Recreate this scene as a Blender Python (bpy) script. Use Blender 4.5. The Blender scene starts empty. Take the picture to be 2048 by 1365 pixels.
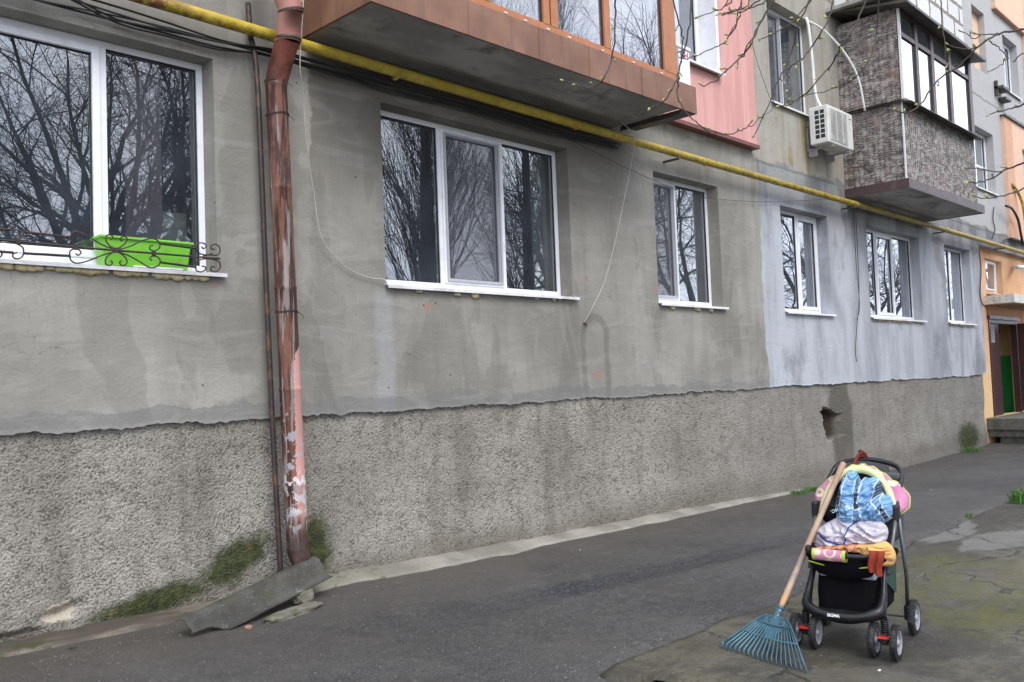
import bpy, bmesh, math, random
import numpy as np
from math import sin, cos, pi, radians, sqrt, exp
from mathutils import Vector, Matrix, Euler
random.seed(7)
C = bpy.context.scene.collection
# ---------------------------------------------------------------- camera, sky, sun, exposure
CH = 1.6                      # camera height
YAW, PITCH, ROLL, FPX = radians(45.95), radians(2.74), radians(-2.15), 1790.0
_f = Vector((sin(YAW)*cos(PITCH), cos(YAW)*cos(PITCH), sin(PITCH)))
_r = Vector((cos(YAW), -sin(YAW), 0)); _u = _r.cross(_f)
RI = cos(ROLL)*_r + sin(ROLL)*_u; UP = -sin(ROLL)*_r + cos(ROLL)*_u
cd = bpy.data.cameras.new('camera'); cam = bpy.data.objects.new('camera', cd); C.objects.link(cam)
cd.sensor_width = 36; cd.lens = FPX/2048*36; cd.clip_start = .05; cd.clip_end = 3000
cam.matrix_world = Matrix(((RI.x, UP.x, -_f.x, 0), (RI.y, UP.y, -_f.y, 0), (RI.z, UP.z, -_f.z, CH), (0, 0, 0, 1)))
sc = bpy.context.scene; sc.camera = cam
sc.render.resolution_x = 1024; sc.render.resolution_y = 682
w = bpy.data.worlds.new('World'); sc.world = w; w.use_nodes = True
nt = w.node_tree; nt.nodes.clear()
SUN_EL, SUN_AZ = radians(48), radians(200)     # azimuth clockwise from +Y: behind the camera, a little to the left
sky = nt.nodes.new('ShaderNodeTexSky'); sky.sky_type = 'NISHITA'; sky.sun_disc = False
sky.sun_elevation = SUN_EL; sky.sun_rotation = SUN_AZ; sky.dust_density = 3; sky.air_density = 1.3
tcw = nt.nodes.new('ShaderNodeTexCoord'); nz = nt.nodes.new('ShaderNodeTexNoise')
nz.inputs['Scale'].default_value = 2.2; nz.inputs['Detail'].default_value = 5
rp = nt.nodes.new('ShaderNodeValToRGB')
rp.color_ramp.elements[0].position = .3; rp.color_ramp.elements[0].color = (4.6, 5.9, 8.6, 1)
rp.color_ramp.elements[1].position = .7; rp.color_ramp.elements[1].color = (10.3, 10.3, 10.6, 1)
mx = nt.nodes.new('ShaderNodeMix'); mx.data_type = 'RGBA'; mx.inputs[0].default_value = .82
bg = nt.nodes.new('ShaderNodeBackground'); bg.inputs[1].default_value = .13
ow = nt.nodes.new('ShaderNodeOutputWorld')
L = nt.links.new
L(tcw.outputs['Generated'], nz.inputs['Vector']); L(nz.outputs['Fac'], rp.inputs[0])
L(sky.outputs[0], mx.inputs[6]); L(rp.outputs[0], mx.inputs[7]); L(mx.outputs[2], bg.inputs[0]); L(bg.outputs[0], ow.inputs[0])
sd = bpy.data.lights.new('sun', 'SUN'); sd.energy = .8; sd.angle = radians(24); sd.color = (1, .96, .9)
so = bpy.data.objects.new('sun', sd); C.objects.link(so)
sdir = Vector((sin(SUN_AZ)*cos(SUN_EL), cos(SUN_AZ)*cos(SUN_EL), sin(SUN_EL)))
so.rotation_euler = sdir.to_track_quat('Z', 'Y').to_euler(); so.location = (0, -20, 30)
sc.view_settings.view_transform = 'Standard'; sc.view_settings.look = 'None'
sc.view_settings.exposure = 1.12; sc.view_settings.gamma = 1
# ---------------------------------------------------------------- helpers
def ray(px, py): return _f + RI*((px-1024)/FPX) - UP*((py-682.5)/FPX)
def W(px, py, y=6.2):                      # the point of the vertical plane y = const seen at a photo pixel
    d = ray(px, py); d = d*(y/d.y); return Vector((d.x, d.y, d.z+CH))
def DP(px, py, dist):
    d = ray(px, py); return Vector((0, 0, CH)) + d*dist
ORG = {}
def link(o, parent=None):
    C.objects.link(o)
    if parent: o.parent = parent
    return o
def tag(o, label=None, cat=None, group=None, kind=None):
    if label: o['label'] = label
    if cat: o['category'] = cat
    if group: o['group'] = group
    if kind: o['kind'] = kind
    return o
def empty(name, loc=(0, 0, 0), label=None, cat=None, group=None):
    o = bpy.data.objects.new(name, None); o.empty_display_size = .1; link(o); o.location = loc
    ORG[o.name] = Vector(loc); return tag(o, label, cat, group)
class MB:
    def __init__(s): s.v = []; s.f = []; s.uv = None; s.mi = None
    def add(s, vs, fs):
        n = len(s.v); s.v += [tuple(p) for p in vs]; s.f += [tuple(i+n for i in f) for f in fs]; return s
    def box(s, a, b, bev=0):
        x0, y0, z0 = [min(p, q) for p, q in zip(a, b)]; x1, y1, z1 = [max(p, q) for p, q in zip(a, b)]
        if bev <= 0:
            return s.add([(x0,y0,z0),(x1,y0,z0),(x1,y1,z0),(x0,y1,z0),(x0,y0,z1),(x1,y0,z1),(x1,y1,z1),(x0,y1,z1)],
                [(0,3,2,1),(4,5,6,7),(0,1,5,4),(1,2,6,5),(2,3,7,6),(3,0,4,7)])
        bm = bmesh.new(); bmesh.ops.create_cube(bm, size=1)
        for v in bm.verts: v.co = Vector(((x0+x1)/2+v.co.x*(x1-x0), (y0+y1)/2+v.co.y*(y1-y0), (z0+z1)/2+v.co.z*(z1-z0)))
        bmesh.ops.bevel(bm, geom=bm.edges[:], offset=min(bev, (x1-x0)*.45, (y1-y0)*.45, (z1-z0)*.45), segments=2, affect='EDGES', profile=.5)
        return s.frombm(bm)
    def frombm(s, bm):
        bm.verts.index_update(); s.add([v.co for v in bm.verts], [[v.index for v in f.verts] for f in bm.faces]); bm.free(); return s
    def obox(s, c, ax, ay, az, sx, sy, sz):     # oriented box
        c = Vector(c); vs = []
        for k in (-1, 1):
            for i, j in ((-1,-1),(1,-1),(1,1),(-1,1)): vs.append(c+ax*(i*sx/2)+ay*(j*sy/2)+az*(k*sz/2))
        return s.add(vs, [(0,3,2,1),(4,5,6,7),(0,1,5,4),(1,2,6,5),(2,3,7,6),(3,0,4,7)])
    def tube(s, pts, r, n=8, cap=True, flat=None):
        pts = [Vector(p) for p in pts]; m = len(pts)
        rr = r if isinstance(r, (list, tuple)) else [r]*m
        t0 = (pts[1]-pts[0]).normalized(); ref = Vector((0,0,1)) if abs(t0.z) < .9 else Vector((1,0,0))
        a = t0.cross(ref).normalized(); base = len(s.v)
        for i, p in enumerate(pts):
            t = (pts[min(i+1,m-1)]-pts[max(i-1,0)])
            if t.length < 1e-9: t = t0
            t = t.normalized(); a = (a-t*a.dot(t))
            a = a.normalized() if a.length > 1e-6 else t.orthogonal().normalized()
            b = t.cross(a)
            fl = flat or (1, 1)
            for k in range(n):
                an = 2*pi*k/n; s.v.append(tuple(p+a*(cos(an)*rr[i]*fl[0])+b*(sin(an)*rr[i]*fl[1])))
        for i in range(m-1):
            for k in range(n):
                k2 = (k+1) % n; s.f.append((base+i*n+k, base+i*n+k2, base+(i+1)*n+k2, base+(i+1)*n+k))
        if cap: s.f.append(tuple(base+k for k in range(n))[::-1]); s.f.append(tuple(base+(m-1)*n+k for k in range(n)))
        return s
    def lathe(s, prof, c, ax, n=24):            # prof [(radius, along)], around axis ax through c
        ax = Vector(ax).normalized(); a = ax.orthogonal().normalized(); b = ax.cross(a); c = Vector(c); base = len(s.v); m = len(prof)
        for r, h in prof:
            for k in range(n):
                an = 2*pi*k/n; s.v.append(tuple(c+ax*h+a*(r*cos(an))+b*(r*sin(an))))
        for i in range(m-1):
            for k in range(n):
                k2 = (k+1) % n; s.f.append((base+i*n+k, base+i*n+k2, base+(i+1)*n+k2, base+(i+1)*n+k))
        return s
    def grid(s, P):                             # P[i][j] vectors
        base = len(s.v); ni = len(P); nj = len(P[0])
        for row in P: s.v += [tuple(p) for p in row]
        for i in range(ni-1):
            for j in range(nj-1): s.f.append((base+i*nj+j, base+(i+1)*nj+j, base+(i+1)*nj+j+1, base+i*nj+j+1))
        return s
    def prism(s, poly, y0, y1):                 # polygon in x,z between y0 and y1
        n = len(poly); b = len(s.v)
        s.v += [(x, y0, z) for x, z in poly]+[(x, y1, z) for x, z in poly]
        s.f.append(tuple(range(b, b+n))); s.f.append(tuple(range(b+2*n-1, b+n-1, -1)))
        for i in range(n): j = (i+1) % n; s.f.append((b+i, b+n+i, b+n+j, b+j))
        return s
    def build(s, name, m, parent=None, smooth=False, fix=False, uvs=None):
        me = bpy.data.meshes.new(name); off = Vector((0,0,0))
        if parent is not None: off = ORG.get(parent.name, Vector((0,0,0)))
        v = np.array(s.v, dtype=float) - np.array(off)
        me.from_pydata([tuple(p) for p in v], [], s.f); me.update()
        if fix:
            bm = bmesh.new(); bm.from_mesh(me); bmesh.ops.remove_doubles(bm, verts=bm.verts, dist=1e-5)
            bmesh.ops.recalc_face_normals(bm, faces=bm.faces); bm.to_mesh(me); bm.free()
        if smooth: me.polygons.foreach_set('use_smooth', [True]*len(me.polygons))
        if uvs is not None:
            ul = me.uv_layers.new(name='UVMap')
            for lp in me.loops: ul.data[lp.index].uv = uvs[lp.vertex_index]
        me.materials.append(m); o = bpy.data.objects.new(name, me); link(o, parent)
        ORG[o.name] = off; return o
def autosmooth(o, ang=40):
    me = o.data; bm = bmesh.new(); bm.from_mesh(me)
    for e in bm.edges:
        e.smooth = not (len(e.link_faces) == 2 and e.calc_face_angle(0) > radians(ang))
    for f in bm.faces: f.smooth = True
    bm.to_mesh(me); bm.free(); return o
def spline(pts, k=6):                           # Catmull-Rom through points
    P = [Vector(p) for p in pts]; P = [P[0]*2-P[1]]+P+[P[-1]*2-P[-2]]; out = []
    for i in range(1, len(P)-2):
        for j in range(k):
            t = j/k; a, b, c, d = P[i-1:i+3]
            out.append(.5*((2*b)+(c-a)*t+(2*a-5*b+4*c-d)*t*t+(3*b-a-3*c+d)*t**3))
    out.append(P[-2]); return out
def vnoise(x, y, seed=0):                       # smooth value noise on arrays
    x = np.asarray(x, float); y = np.asarray(y, float)
    xi = np.floor(x).astype(np.int64); yi = np.floor(y).astype(np.int64); fx = x-xi; fy = y-yi
    fx = fx*fx*(3-2*fx); fy = fy*fy*(3-2*fy)
    def h(a, b):
        n = (a*374761393 + b*668265263 + seed*1442695041) & 0x7fffffff
        n = ((n ^ (n >> 13))*1274126177) & 0x7fffffff
        return ((n ^ (n >> 16)) & 0xffff)/65535.0
    return (h(xi,yi)*(1-fx)+h(xi+1,yi)*fx)*(1-fy)+(h(xi,yi+1)*(1-fx)+h(xi+1,yi+1)*fx)*fy
def fbm(x, y, o=3, seed=0):
    s = 0; a = .5; t = 0
    for k in range(o): s = s+a*vnoise(np.asarray(x)*2**k, np.asarray(y)*2**k, seed+k*17); t += a; a *= .5
    return s/t
def sstep(a, b, x): t = np.clip((x-a)/(b-a), 0, 1); return t*t*(3-2*t)
# ---------------------------------------------------------------- node material helper
class M:
    def __init__(s, name):
        s.m = bpy.data.materials.new(name); s.m.use_nodes = True; s.t = s.m.node_tree; s.t.nodes.clear()
        s.out = s.t.nodes.new('ShaderNodeOutputMaterial'); s.co = s.t.nodes.new('ShaderNodeTexCoord').outputs['Object']
        s.tc = s.co.node
    def n(s, typ, props=None, **ins):
        nd = s.t.nodes.new('ShaderNode'+typ)
        for k, v in (props or {}).items(): setattr(nd, k, v)
        for k, v in ins.items(): s.set(nd.inputs[int(k[1:])] if k[0] == '_' and k[1:].isdigit() else nd.inputs[k.replace('_', ' ')], v)
        return nd
    def set(s, i, v):
        if isinstance(v, bpy.types.NodeSocket): s.t.links.new(v, i)
        else:
            if hasattr(i.default_value, '__len__') and len(i.default_value) == 4 and len(v) == 3: v = tuple(v)+(1,)
            i.default_value = v
    def mul(s, v, sc, loc=(0,0,0)): return s.n('Mapping', Vector=v, Scale=sc, Location=loc).outputs[0]
    def noise(s, sc, det=3, rough=.55, co=None, st=None, dist=0, loc=(0,0,0)):
        co = co or s.co
        if st or loc != (0,0,0): co = s.mul(co, st or (1,1,1), loc)
        return s.n('TexNoise', Vector=co, Scale=sc, Detail=det, Roughness=rough, Distortion=dist).outputs[0]
    def vor(s, sc, feat='F1', co=None, rnd=1, out='Distance'):
        return s.n('TexVoronoi', {'feature': feat}, Vector=co or s.co, Scale=sc, Randomness=rnd).outputs[out]
    def mr(s, v, a, b, c=0., d=1., smooth=True):
        return s.n('MapRange', {'interpolation_type': 'SMOOTHSTEP' if smooth else 'LINEAR'}, _0=v, _1=a, _2=b, _3=c, _4=d).outputs[0]
    def op(s, o, a, b=0., c=0.): return s.n('Math', {'operation': o}, _0=a, _1=b, _2=c).outputs[0]
    def mix(s, f, a, b, mode='MIX'):
        nd = s.n('Mix', {'data_type': 'RGBA', 'blend_type': mode}); s.set(nd.inputs[0], f); s.set(nd.inputs[6], a); s.set(nd.inputs[7], b); return nd.outputs[2]
    def xyz(s, co=None):
        return s.n('SeparateXYZ', _0=co or s.co).outputs
    def bump(s, h, st=.5, d=.01, nrm=None):
        nd = s.n('Bump', Strength=st, Distance=d, Height=h)
        if nrm: s.set(nd.inputs['Normal'], nrm)
        return nd.outputs[0]
    def pbr(s, col, rough=.7, metal=0., nrm=None, spec=.5, **kw):
        nd = s.n('BsdfPrincipled'); s.set(nd.inputs['Base Color'], col); s.set(nd.inputs['Roughness'], rough)
        s.set(nd.inputs['Metallic'], metal); s.set(nd.inputs['Specular IOR Level'], spec)
        for k, v in kw.items(): s.set(nd.inputs[k.replace('_', ' ')], v)
        if nrm: s.set(nd.inputs['Normal'], nrm)
        s.t.links.new(nd.outputs[0], s.out.inputs[0]); return s.m
def simple(name, col, rough=.6, metal=0., var=.12, sc=12, bump=.15, bd=.003, dirt=None, dsc=6, spec=.5, **kw):
    m = M(name); a = tuple(c*(1-var) for c in col); b = tuple(min(1, c*(1+var)) for c in col)
    c = m.mix(m.mr(m.noise(sc, 4), .3, .7), a, b)
    if dirt: c = m.mix(m.mr(m.noise(dsc, 6, .65, loc=(3,1,7)), .52, .66, 0, dirt[3] if len(dirt) > 3 else .8), c, dirt[:3])
    r = m.mr(m.noise(sc*2, 2), .3, .7, max(.02, rough-.08), min(1, rough+.08))
    return m.pbr(c, r, metal, m.bump(m.noise(sc*8, 3), bump, bd), spec, **kw)
# ---------------------------------------------------------------- materials of the building
def mat_plaster():
    m = M('plaster_wall'); X, Y, Z = m.xyz()
    n1 = m.noise(.8, 4); c = m.mix(m.mr(n1, .35, .65), (.25,.238,.206), (.35,.334,.295))
    st = m.noise(1, 6, .65, st=(3.6,3.6,.45), dist=.4); c = m.mix(m.mr(st, .40, .68, 0, .38), c, (.185,.176,.150))
    
    warp = m.noise(2.6, 5, .6)
    # hard edged damp patches
    pn = m.noise(.95, 7, .5, st=(1,1,.55), dist=.6, loc=(4,0,2))
    c = m.mix(m.mr(pn, .535, .545, 0, .28, False), c, (.135,.128,.105))
    pn2 = m.noise(.8, 7, .5, st=(1.2,1.2,.4), dist=.8, loc=(14,0,9))
    c = m.mix(m.mr(pn2, .56, .568, 0, .20, False), c, (.41,.40,.375))
    # pale limy run left of the middle window
    rx = m.op('ABSOLUTE', m.op('SUBTRACT', m.op('ADD', X, m.op('MULTIPLY', warp, .10)), 4.87))
    c = m.mix(m.op('MULTIPLY', m.mr(rx, .05, .14, .55, 0), m.mr(Z, 2.5, 2.42)), c, (.40,.41,.42))
    # arch shaped tide mark round the fixing of the hanging wire
    ax = m.op('SUBTRACT', m.op('ADD', X, m.op('MULTIPLY', warp, .12)), 7.79)
    az = m.op('MAXIMUM', m.op('SUBTRACT', Z, 2.1), 0.)
    ad = m.op('SQRT', m.op('ADD', m.op('MULTIPLY', ax, ax), m.op('MULTIPLY', az, az)))
    aw = m.op('ABSOLUTE', m.op('SUBTRACT', ad, .20))
    c = m.mix(m.mr(aw, .02, .07, .5, 0), c, (.13,.125,.10))
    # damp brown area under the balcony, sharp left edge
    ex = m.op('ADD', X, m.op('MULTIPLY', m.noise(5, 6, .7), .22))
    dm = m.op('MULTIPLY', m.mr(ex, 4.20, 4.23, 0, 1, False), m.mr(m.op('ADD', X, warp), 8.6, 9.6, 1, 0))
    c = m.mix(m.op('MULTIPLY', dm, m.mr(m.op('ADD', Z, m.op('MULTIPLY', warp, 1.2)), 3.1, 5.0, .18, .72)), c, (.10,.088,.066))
    # smear band over the plinth
    zb = m.op('ADD', Z, m.op('MULTIPLY', m.noise(2.0, 6, .65, st=(1,1,2)), .34))
    band = m.op('MULTIPLY', m.mr(zb, 1.705, 1.692), m.mr(m.op('ADD', X, warp), 11, 12.2, 1, .4))
    c = m.mix(m.op('MULTIPLY', band, .62), c, m.mix(n1, (.16,.16,.158), (.20,.198,.19)))
    # blue-grey paint
    bx = m.op('ADD', X, m.op('MULTIPLY', m.noise(1.3, 5, .65, loc=(0,0,5)), .35))
    bz = m.op('ADD', Z, m.op('MULTIPLY', m.noise(1.6, 4, loc=(2,0,5)), .45))
    bm_ = m.op('MULTIPLY', m.mr(bx, 11.72, 11.76, 0, 1, False), m.mr(bz, 4.93, 4.88, 0, 1, False))
    bs = m.noise(1, 6, .6, st=(1.6,1.6,.4), loc=(7,0,1), dist=.5); bcol = m.mix(m.mr(bs, .38, .68), (.48,.50,.545), (.30,.312,.342))
    bl = m.noise(.75, 5, .6, st=(1,1,.7), loc=(1,0,8)); bcol = m.mix(m.mr(bl, .55, .66, 0, .7), bcol, (.20,.205,.225))
    up = m.mr(m.op('ADD', Z, m.op('MULTIPLY', bl, 1.4)), 4.2, 5.1, 0, .8)
    bcol = m.mix(up, bcol, m.mix(m.mr(bs,.4,.6), (.25,.255,.255), (.13,.13,.135)))
    c = m.mix(bm_, c, bcol)
    # beige upper storeys
    ub = m.mr(bz, 4.90, 4.94, 0, 1, False); ucol = m.mix(m.mr(st, .4, .6), (.40,.375,.325), (.33,.305,.25))
    yst = m.op('MULTIPLY', m.op('MULTIPLY', m.mr(st, .47, .6), m.mr(X, 12.0, 12.4)), m.op('MULTIPLY', m.mr(X, 14.2, 13.8), m.mr(Z, 6.2, 5.3)))
    ucol = m.mix(yst, ucol, m.mix(m.noise(3), (.45,.36,.15), (.13,.11,.09)))
    ur = m.mr(X, 17., 19.); ucol = m.mix(ur, ucol, (.46,.455,.45))
    c = m.mix(ub, c, ucol)
    # panel joint between the storeys
    for zz in (4.66, 7.75):
        jd = m.op('ABSOLUTE', m.op('SUBTRACT', m.op('ADD', Z, m.op('MULTIPLY', m.noise(2, 3), .08)), zz+.03))
        c = m.mix(m.op('MULTIPLY', m.mr(jd, .012, .03, .6, 0), m.mr(X, 11.4, 11.5)), c, (.12,.12,.11))
    # chips down to the brick
    for cx, cz, r in ((5.32,2.32,.045),(7.77,1.66,.05),(7.66,1.66,.03),(8.92,2.68,.035),(7.62,2.73,.03),(3.25,2.42,.025)):
        dx = m.op('SUBTRACT', X, cx); dz = m.op('SUBTRACT', Z, cz)
        d = m.op('SQRT', m.op('ADD', m.op('MULTIPLY', dx, dx), m.op('MULTIPLY', dz, dz)))
        d = m.op('ADD', d, m.op('MULTIPLY', m.noise(22, 3), .04))
        c = m.mix(m.mr(d, r+.018, r+.024, 1, 0, False), c, m.mix(m.noise(60, 3), (.30,.14,.095), (.34,.28,.24)))
    fine = m.noise(45, 5, .7); c = m.mix(m.mr(fine, .3, .7, .0, .16), c, (.08,.08,.07))
    cr = m.vor(3.2, 'DISTANCE_TO_EDGE', co=m.mul(m.n('VectorMath', {'operation': 'ADD'}, _0=m.co, _1=m.n('TexNoise', Vector=m.co, Scale=1.6, Detail=5.).outputs[1]).outputs[0], (1,1,.6)))
    crm = m.op('MULTIPLY', m.mr(cr, .0, .007, .5, 0), m.mr(m.noise(.9, 2, loc=(9,9,9)), .55, .62))
    c = m.mix(crm, c, (.07,.07,.06))
    sp = m.n('TexVoronoi', Vector=m.co, Scale=7.); spc = m.n('SeparateColor', _0=sp.outputs['Color']).outputs
    c = m.mix(m.op('MULTIPLY', m.mr(sp.outputs['Distance'], .075, .05, 0, 1), m.mr(spc[0], .86, .87)), c, (.05,.045,.04)); c = m.mix(m.op('MULTIPLY', m.mr(sp.outputs['Distance'], .07, .05, 0, .7), m.mr(spc[1], .88, .89)), c, (.55,.53,.5))
    tr = m.noise(1, 5, .6, st=(1.3,1.3,5), dist=1.2, loc=(3,1,0)); c = m.mix(m.mr(tr, .52, .66, 0, .16), c, (.42,.41,.38))
    h = m.op('ADD', m.op('ADD', m.op('MULTIPLY', m.noise(6, 4), .8), m.op('MULTIPLY', tr, .8)), m.op('MULTIPLY', fine, .25))
    return m.pbr(c, m.mr(n1, .3, .7, .8, .95), 0, m.bump(h, .5, .02), .3)
def mat_plinth():
    m = M('roughcast_plinth'); X, Y, Z = m.xyz()
    cav = m.n('Attribute', {'attribute_name': 'cav'}).outputs['Fac']
    n1 = m.noise(1.1, 4); c = m.mix(m.mr(n1, .35, .65), (.30,.278,.24), (.39,.368,.322))
    st = m.noise(1, 5, .6, st=(4,4,.5)); c = m.mix(m.mr(st, .48, .68, 0, .55), c, (.18,.165,.135))
    c = m.mix(m.mr(m.noise(48, 5, .8), .38, .66, 0, .5), c, (.12,.11,.09)); c = m.mix(m.mr(m.noise(2.8, 7, .75, loc=(8,0,0)), .52, .66, 0, .35), c, (.17,.155,.125))
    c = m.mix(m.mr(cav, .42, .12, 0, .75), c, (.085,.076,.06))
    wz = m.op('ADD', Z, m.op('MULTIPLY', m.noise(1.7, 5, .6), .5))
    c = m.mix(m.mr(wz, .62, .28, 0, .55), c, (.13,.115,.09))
    far = m.mr(m.op('ADD', X, m.op('MULTIPLY', n1, 2)), 10.5, 12.5)
    c = m.mix(m.op('MULTIPLY', far, .35), c, (.20,.19,.17))
    dk = m.op('MULTIPLY', m.mr(m.op('ABSOLUTE', m.op('SUBTRACT', m.op('ADD', X, m.op('MULTIPLY', n1, .5)), 14.15)), .25, .42, 1, 0), m.mr(m.noise(1.3, 3), .3, .5, .5, .85))
    c = m.mix(dk, c, (.10,.092,.075))
    def moss(cx, cz, rx, rz, nseed, sl=0):
        dx = m.op('MULTIPLY', m.op('SUBTRACT', X, cx), 1/rx)
        dz = m.op('MULTIPLY', m.op('SUBTRACT', m.op('SUBTRACT', Z, cz), m.op('MULTIPLY', m.op('SUBTRACT', X, cx), sl)), 1/rz)
        d = m.op('SQRT', m.op('ADD', m.op('MULTIPLY', dx, dx), m.op('MULTIPLY', dz, dz)))
        d = m.op('ADD', d, m.op('MULTIPLY', m.noise(9, 8, .8, loc=(nseed,0,0)), 1.5))
        return m.mr(d, 1.85, 1.25)
    mo = m.op('MAXIMUM', m.op('MAXIMUM', moss(4.06, .34, .20, .34, 1), moss(3.38, .36, .34, .19, 2, .35)), m.op('MAXIMUM', moss(2.75, .18, .5, .12, 3, .15), moss(19.9, .15, .8, .35, 4)))
    mc = m.mix(m.mr(m.noise(16, 5, .7), .35, .65), (.018,.026,.008), (.055,.068,.016))
    mc = m.mix(m.mr(m.noise(9, 4, loc=(5,5,5)), .6, .68), mc, (.13,.085,.02))
    c = m.mix(m.op('MULTIPLY', mo, .93), c, mc)
    # broken patch showing pale mortar at the lower left
    dx = m.op('MULTIPLY', m.op('SUBTRACT', X, 2.13), 5.5); dz = m.op('MULTIPLY', m.op('SUBTRACT', Z, .24), 11)
    d = m.op('ADD', m.op('SQRT', m.op('ADD', m.op('MULTIPLY', dx, dx), m.op('MULTIPLY', dz, dz))), m.op('MULTIPLY', m.noise(9, 4), 1.3))
    c = m.mix(m.mr(d, 1.35, 1.25, 0, .9), c, m.mix(m.noise(30, 4), (.42,.34,.25), (.52,.48,.40)))
    h = m.op('ADD', m.noise(55, 4, .7), m.op('MULTIPLY', m.vor(90), .5))
    hx = m.op('MULTIPLY', m.op('MULTIPLY', m.mr(X, 13.2, 13.4), m.mr(X, 14.3, 14.0)), m.mr(m.op('ABSOLUTE', m.op('SUBTRACT', Z, .8)), .27, .2)); c = m.mix(m.op('MULTIPLY', hx, m.mr(Y, 6.27, 6.36, 0, .85)), c, (.035,.025,.018))  # broken hole darkens with depth: recess shade put into the colour
    return m.pbr(c, .92, 0, m.bump(h, .8, .012), .25)
def mat_pane():
    m = M('window_glass')
    fr = m.n('Fresnel', IOR=1.5).outputs[0]; g = m.n('BsdfGlossy', Color=(.93,.96,1), Roughness=0.)
    m.set(g.inputs['Normal'], m.bump(m.noise(1.6, 1, loc=(3,3,3)), .05, .01))
    t = m.n('BsdfTransparent', Color=(.80,.83,.82)); mx = m.n('MixShader')
    f = m.op('SUBTRACT', 1., m.op('POWER', m.op('SUBTRACT', 1., fr), 5.8))
    m.set(mx.inputs[0], m.op('MINIMUM', f, .9)); m.t.links.new(t.outputs[0], mx.inputs[1]); m.t.links.new(g.outputs[0], mx.inputs[2])
    dd = m.n('BsdfDiffuse', Color=(.42,.50,.62,1)); m2 = m.n('MixShader'); m.set(m2.inputs[0], m.mr(m.noise(2.5, 4, loc=(1,6,2)), .3, .7, .035, .075)); m.t.links.new(mx.outputs[0], m2.inputs[1]); m.t.links.new(dd.outputs[0], m2.inputs[2])  # thin dust veil, its bluish haze put in to soften the reflections
    m.t.links.new(m2.outputs[0], m.out.inputs[0]); return m.m
def mat_screen():
    m = M('insect_mesh'); d = m.n('BsdfDiffuse', Color=(.16,.16,.18,1)); t = m.n('BsdfTransparent')
    mx = m.n('MixShader', Fac=.36); m.t.links.new(t.outputs[0], mx.inputs[1]); m.t.links.new(d.outputs[0], mx.inputs[2])
    m.t.links.new(mx.outputs[0], m.out.inputs[0]); return m.m
def mat_stone_print():
    m = M('stone_print_sheet'); X, Y, Z = m.xyz()
    uu = m.op('ADD', X, Y); co = m.n('CombineXYZ', _0=uu, _1=Z, _2=0.).outputs[0]
    br = m.n('TexBrick', {'offset': .5, 'squash': 1.4, 'squash_frequency': 3}, Vector=m.n('VectorMath', {'operation': 'ADD'}, _0=co, _1=m.n('VectorMath', {'operation': 'SCALE'}, _0=m.n('TexNoise', Vector=co, Scale=3.).outputs[1], _3=.16).outputs[0]).outputs[0],
        Scale=4.2, Mortar_Size=.022, Color1=(.36,.32,.29,1), Color2=(.12,.10,.088,1), Mortar=(.025,.022,.02,1), Brick_Width=.55, Row_Height=.17)
    c = m.mix(m.mr(m.noise(7, 6, .75, co=co), .47, .62, 0, .75), br.outputs[0], (.43,.40,.37)); c = m.mix(m.mr(m.noise(5, 6, .8, co=co, loc=(4,4,0)), .52, .62, 0, .9), c, (.05,.045,.045))
    c = m.mix(m.mr(m.noise(2.5, 3, co=co, loc=(8,1,0)), .55, .7, 0, .5), c, (.24,.15,.12))
    return m.pbr(c, .5, 0, m.bump(br.outputs[1], .3, .004), .4)
def mat_fascia():
    m = M('brown_sheet_fascia'); c = m.mix(m.mr(m.noise(2, 5), .35, .65), (.185,.085,.048), (.26,.135,.082))
    c = m.mix(m.mr(m.noise(1, 5, .6, st=(9,9,1.2)), .5, .68, 0, .5), c, (.10,.055,.04))
    c = m.mix(m.mr(m.noise(1, 6, .7, st=(26,26,1.0), loc=(3,3,3)), .70, .74, 0, .55), c, (.5,.47,.43))
    return m.pbr(c, .55, 0, m.bump(m.noise(3, 3), .3, .01))
def mat_slab():
    m = M('concrete_soffit'); c = m.mix(m.mr(m.noise(1.4, 5, st=(1,2.4,1)), .35, .65), (.26,.255,.24), (.40,.39,.37))
    c = m.mix(m.mr(m.noise(2.2, 6, .7, loc=(2,2,2)), .55, .7, 0, .6), c, (.07,.06,.05))
    return m.pbr(c, .9, 0, m.bump(m.noise(14, 5), .4, .01), .2)
PL = mat_plaster(); PN = mat_plinth(); GL = mat_pane(); SCR = mat_screen(); STONE = mat_stone_print(); FAS = mat_fascia(); SLAB = mat_slab()
PVC = simple('white_plastic_frame', (.78,.79,.82), .35, var=.02, dirt=(.5,.49,.46,.35), dsc=3, bump=.03)
GASK = simple('window_gasket', (.02,.02,.022), .6)
SILLM = simple('white_tin_sill', (.72,.72,.72), .4, var=.03, dirt=(.4,.38,.34,.5), dsc=4)
FOAM = simple('hardened_foam', (.55,.46,.27), .9, bump=.6, bd=.01)
ORF = simple('orange_brown_window_frame', (.42,.155,.055), .45, var=.1, bump=.1)
BRF = simple('brown_window_frame', (.085,.055,.05), .45)
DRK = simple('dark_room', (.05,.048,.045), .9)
CUR = simple('pale_curtain', (.42,.41,.39), .9, var=.08)
CURG = simple('grey_green_curtain', (.20,.23,.215), .9)
PINK = M('pink_render'); PINK = (lambda m: m.pbr(m.mix(m.mr(m.noise(1,5,.6,st=(6,6,.5)),.4,.62), (.70,.39,.355), (.62,.32,.29)), .9, 0, m.bump(m.noise(70,4,.7), .7, .01), .2))(PINK)
ORG_W = (lambda m: m.pbr(m.mix(m.mr(m.xyz()[2], 1.9, 1.4), m.mix(m.mr(m.noise(1.2,4),.35,.65), (.60,.34,.19), (.70,.43,.26)), (.74,.50,.26)), .9, 0, m.bump(m.noise(30,4), .4, .01), .2))(M('orange_painted_wall'))
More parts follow.
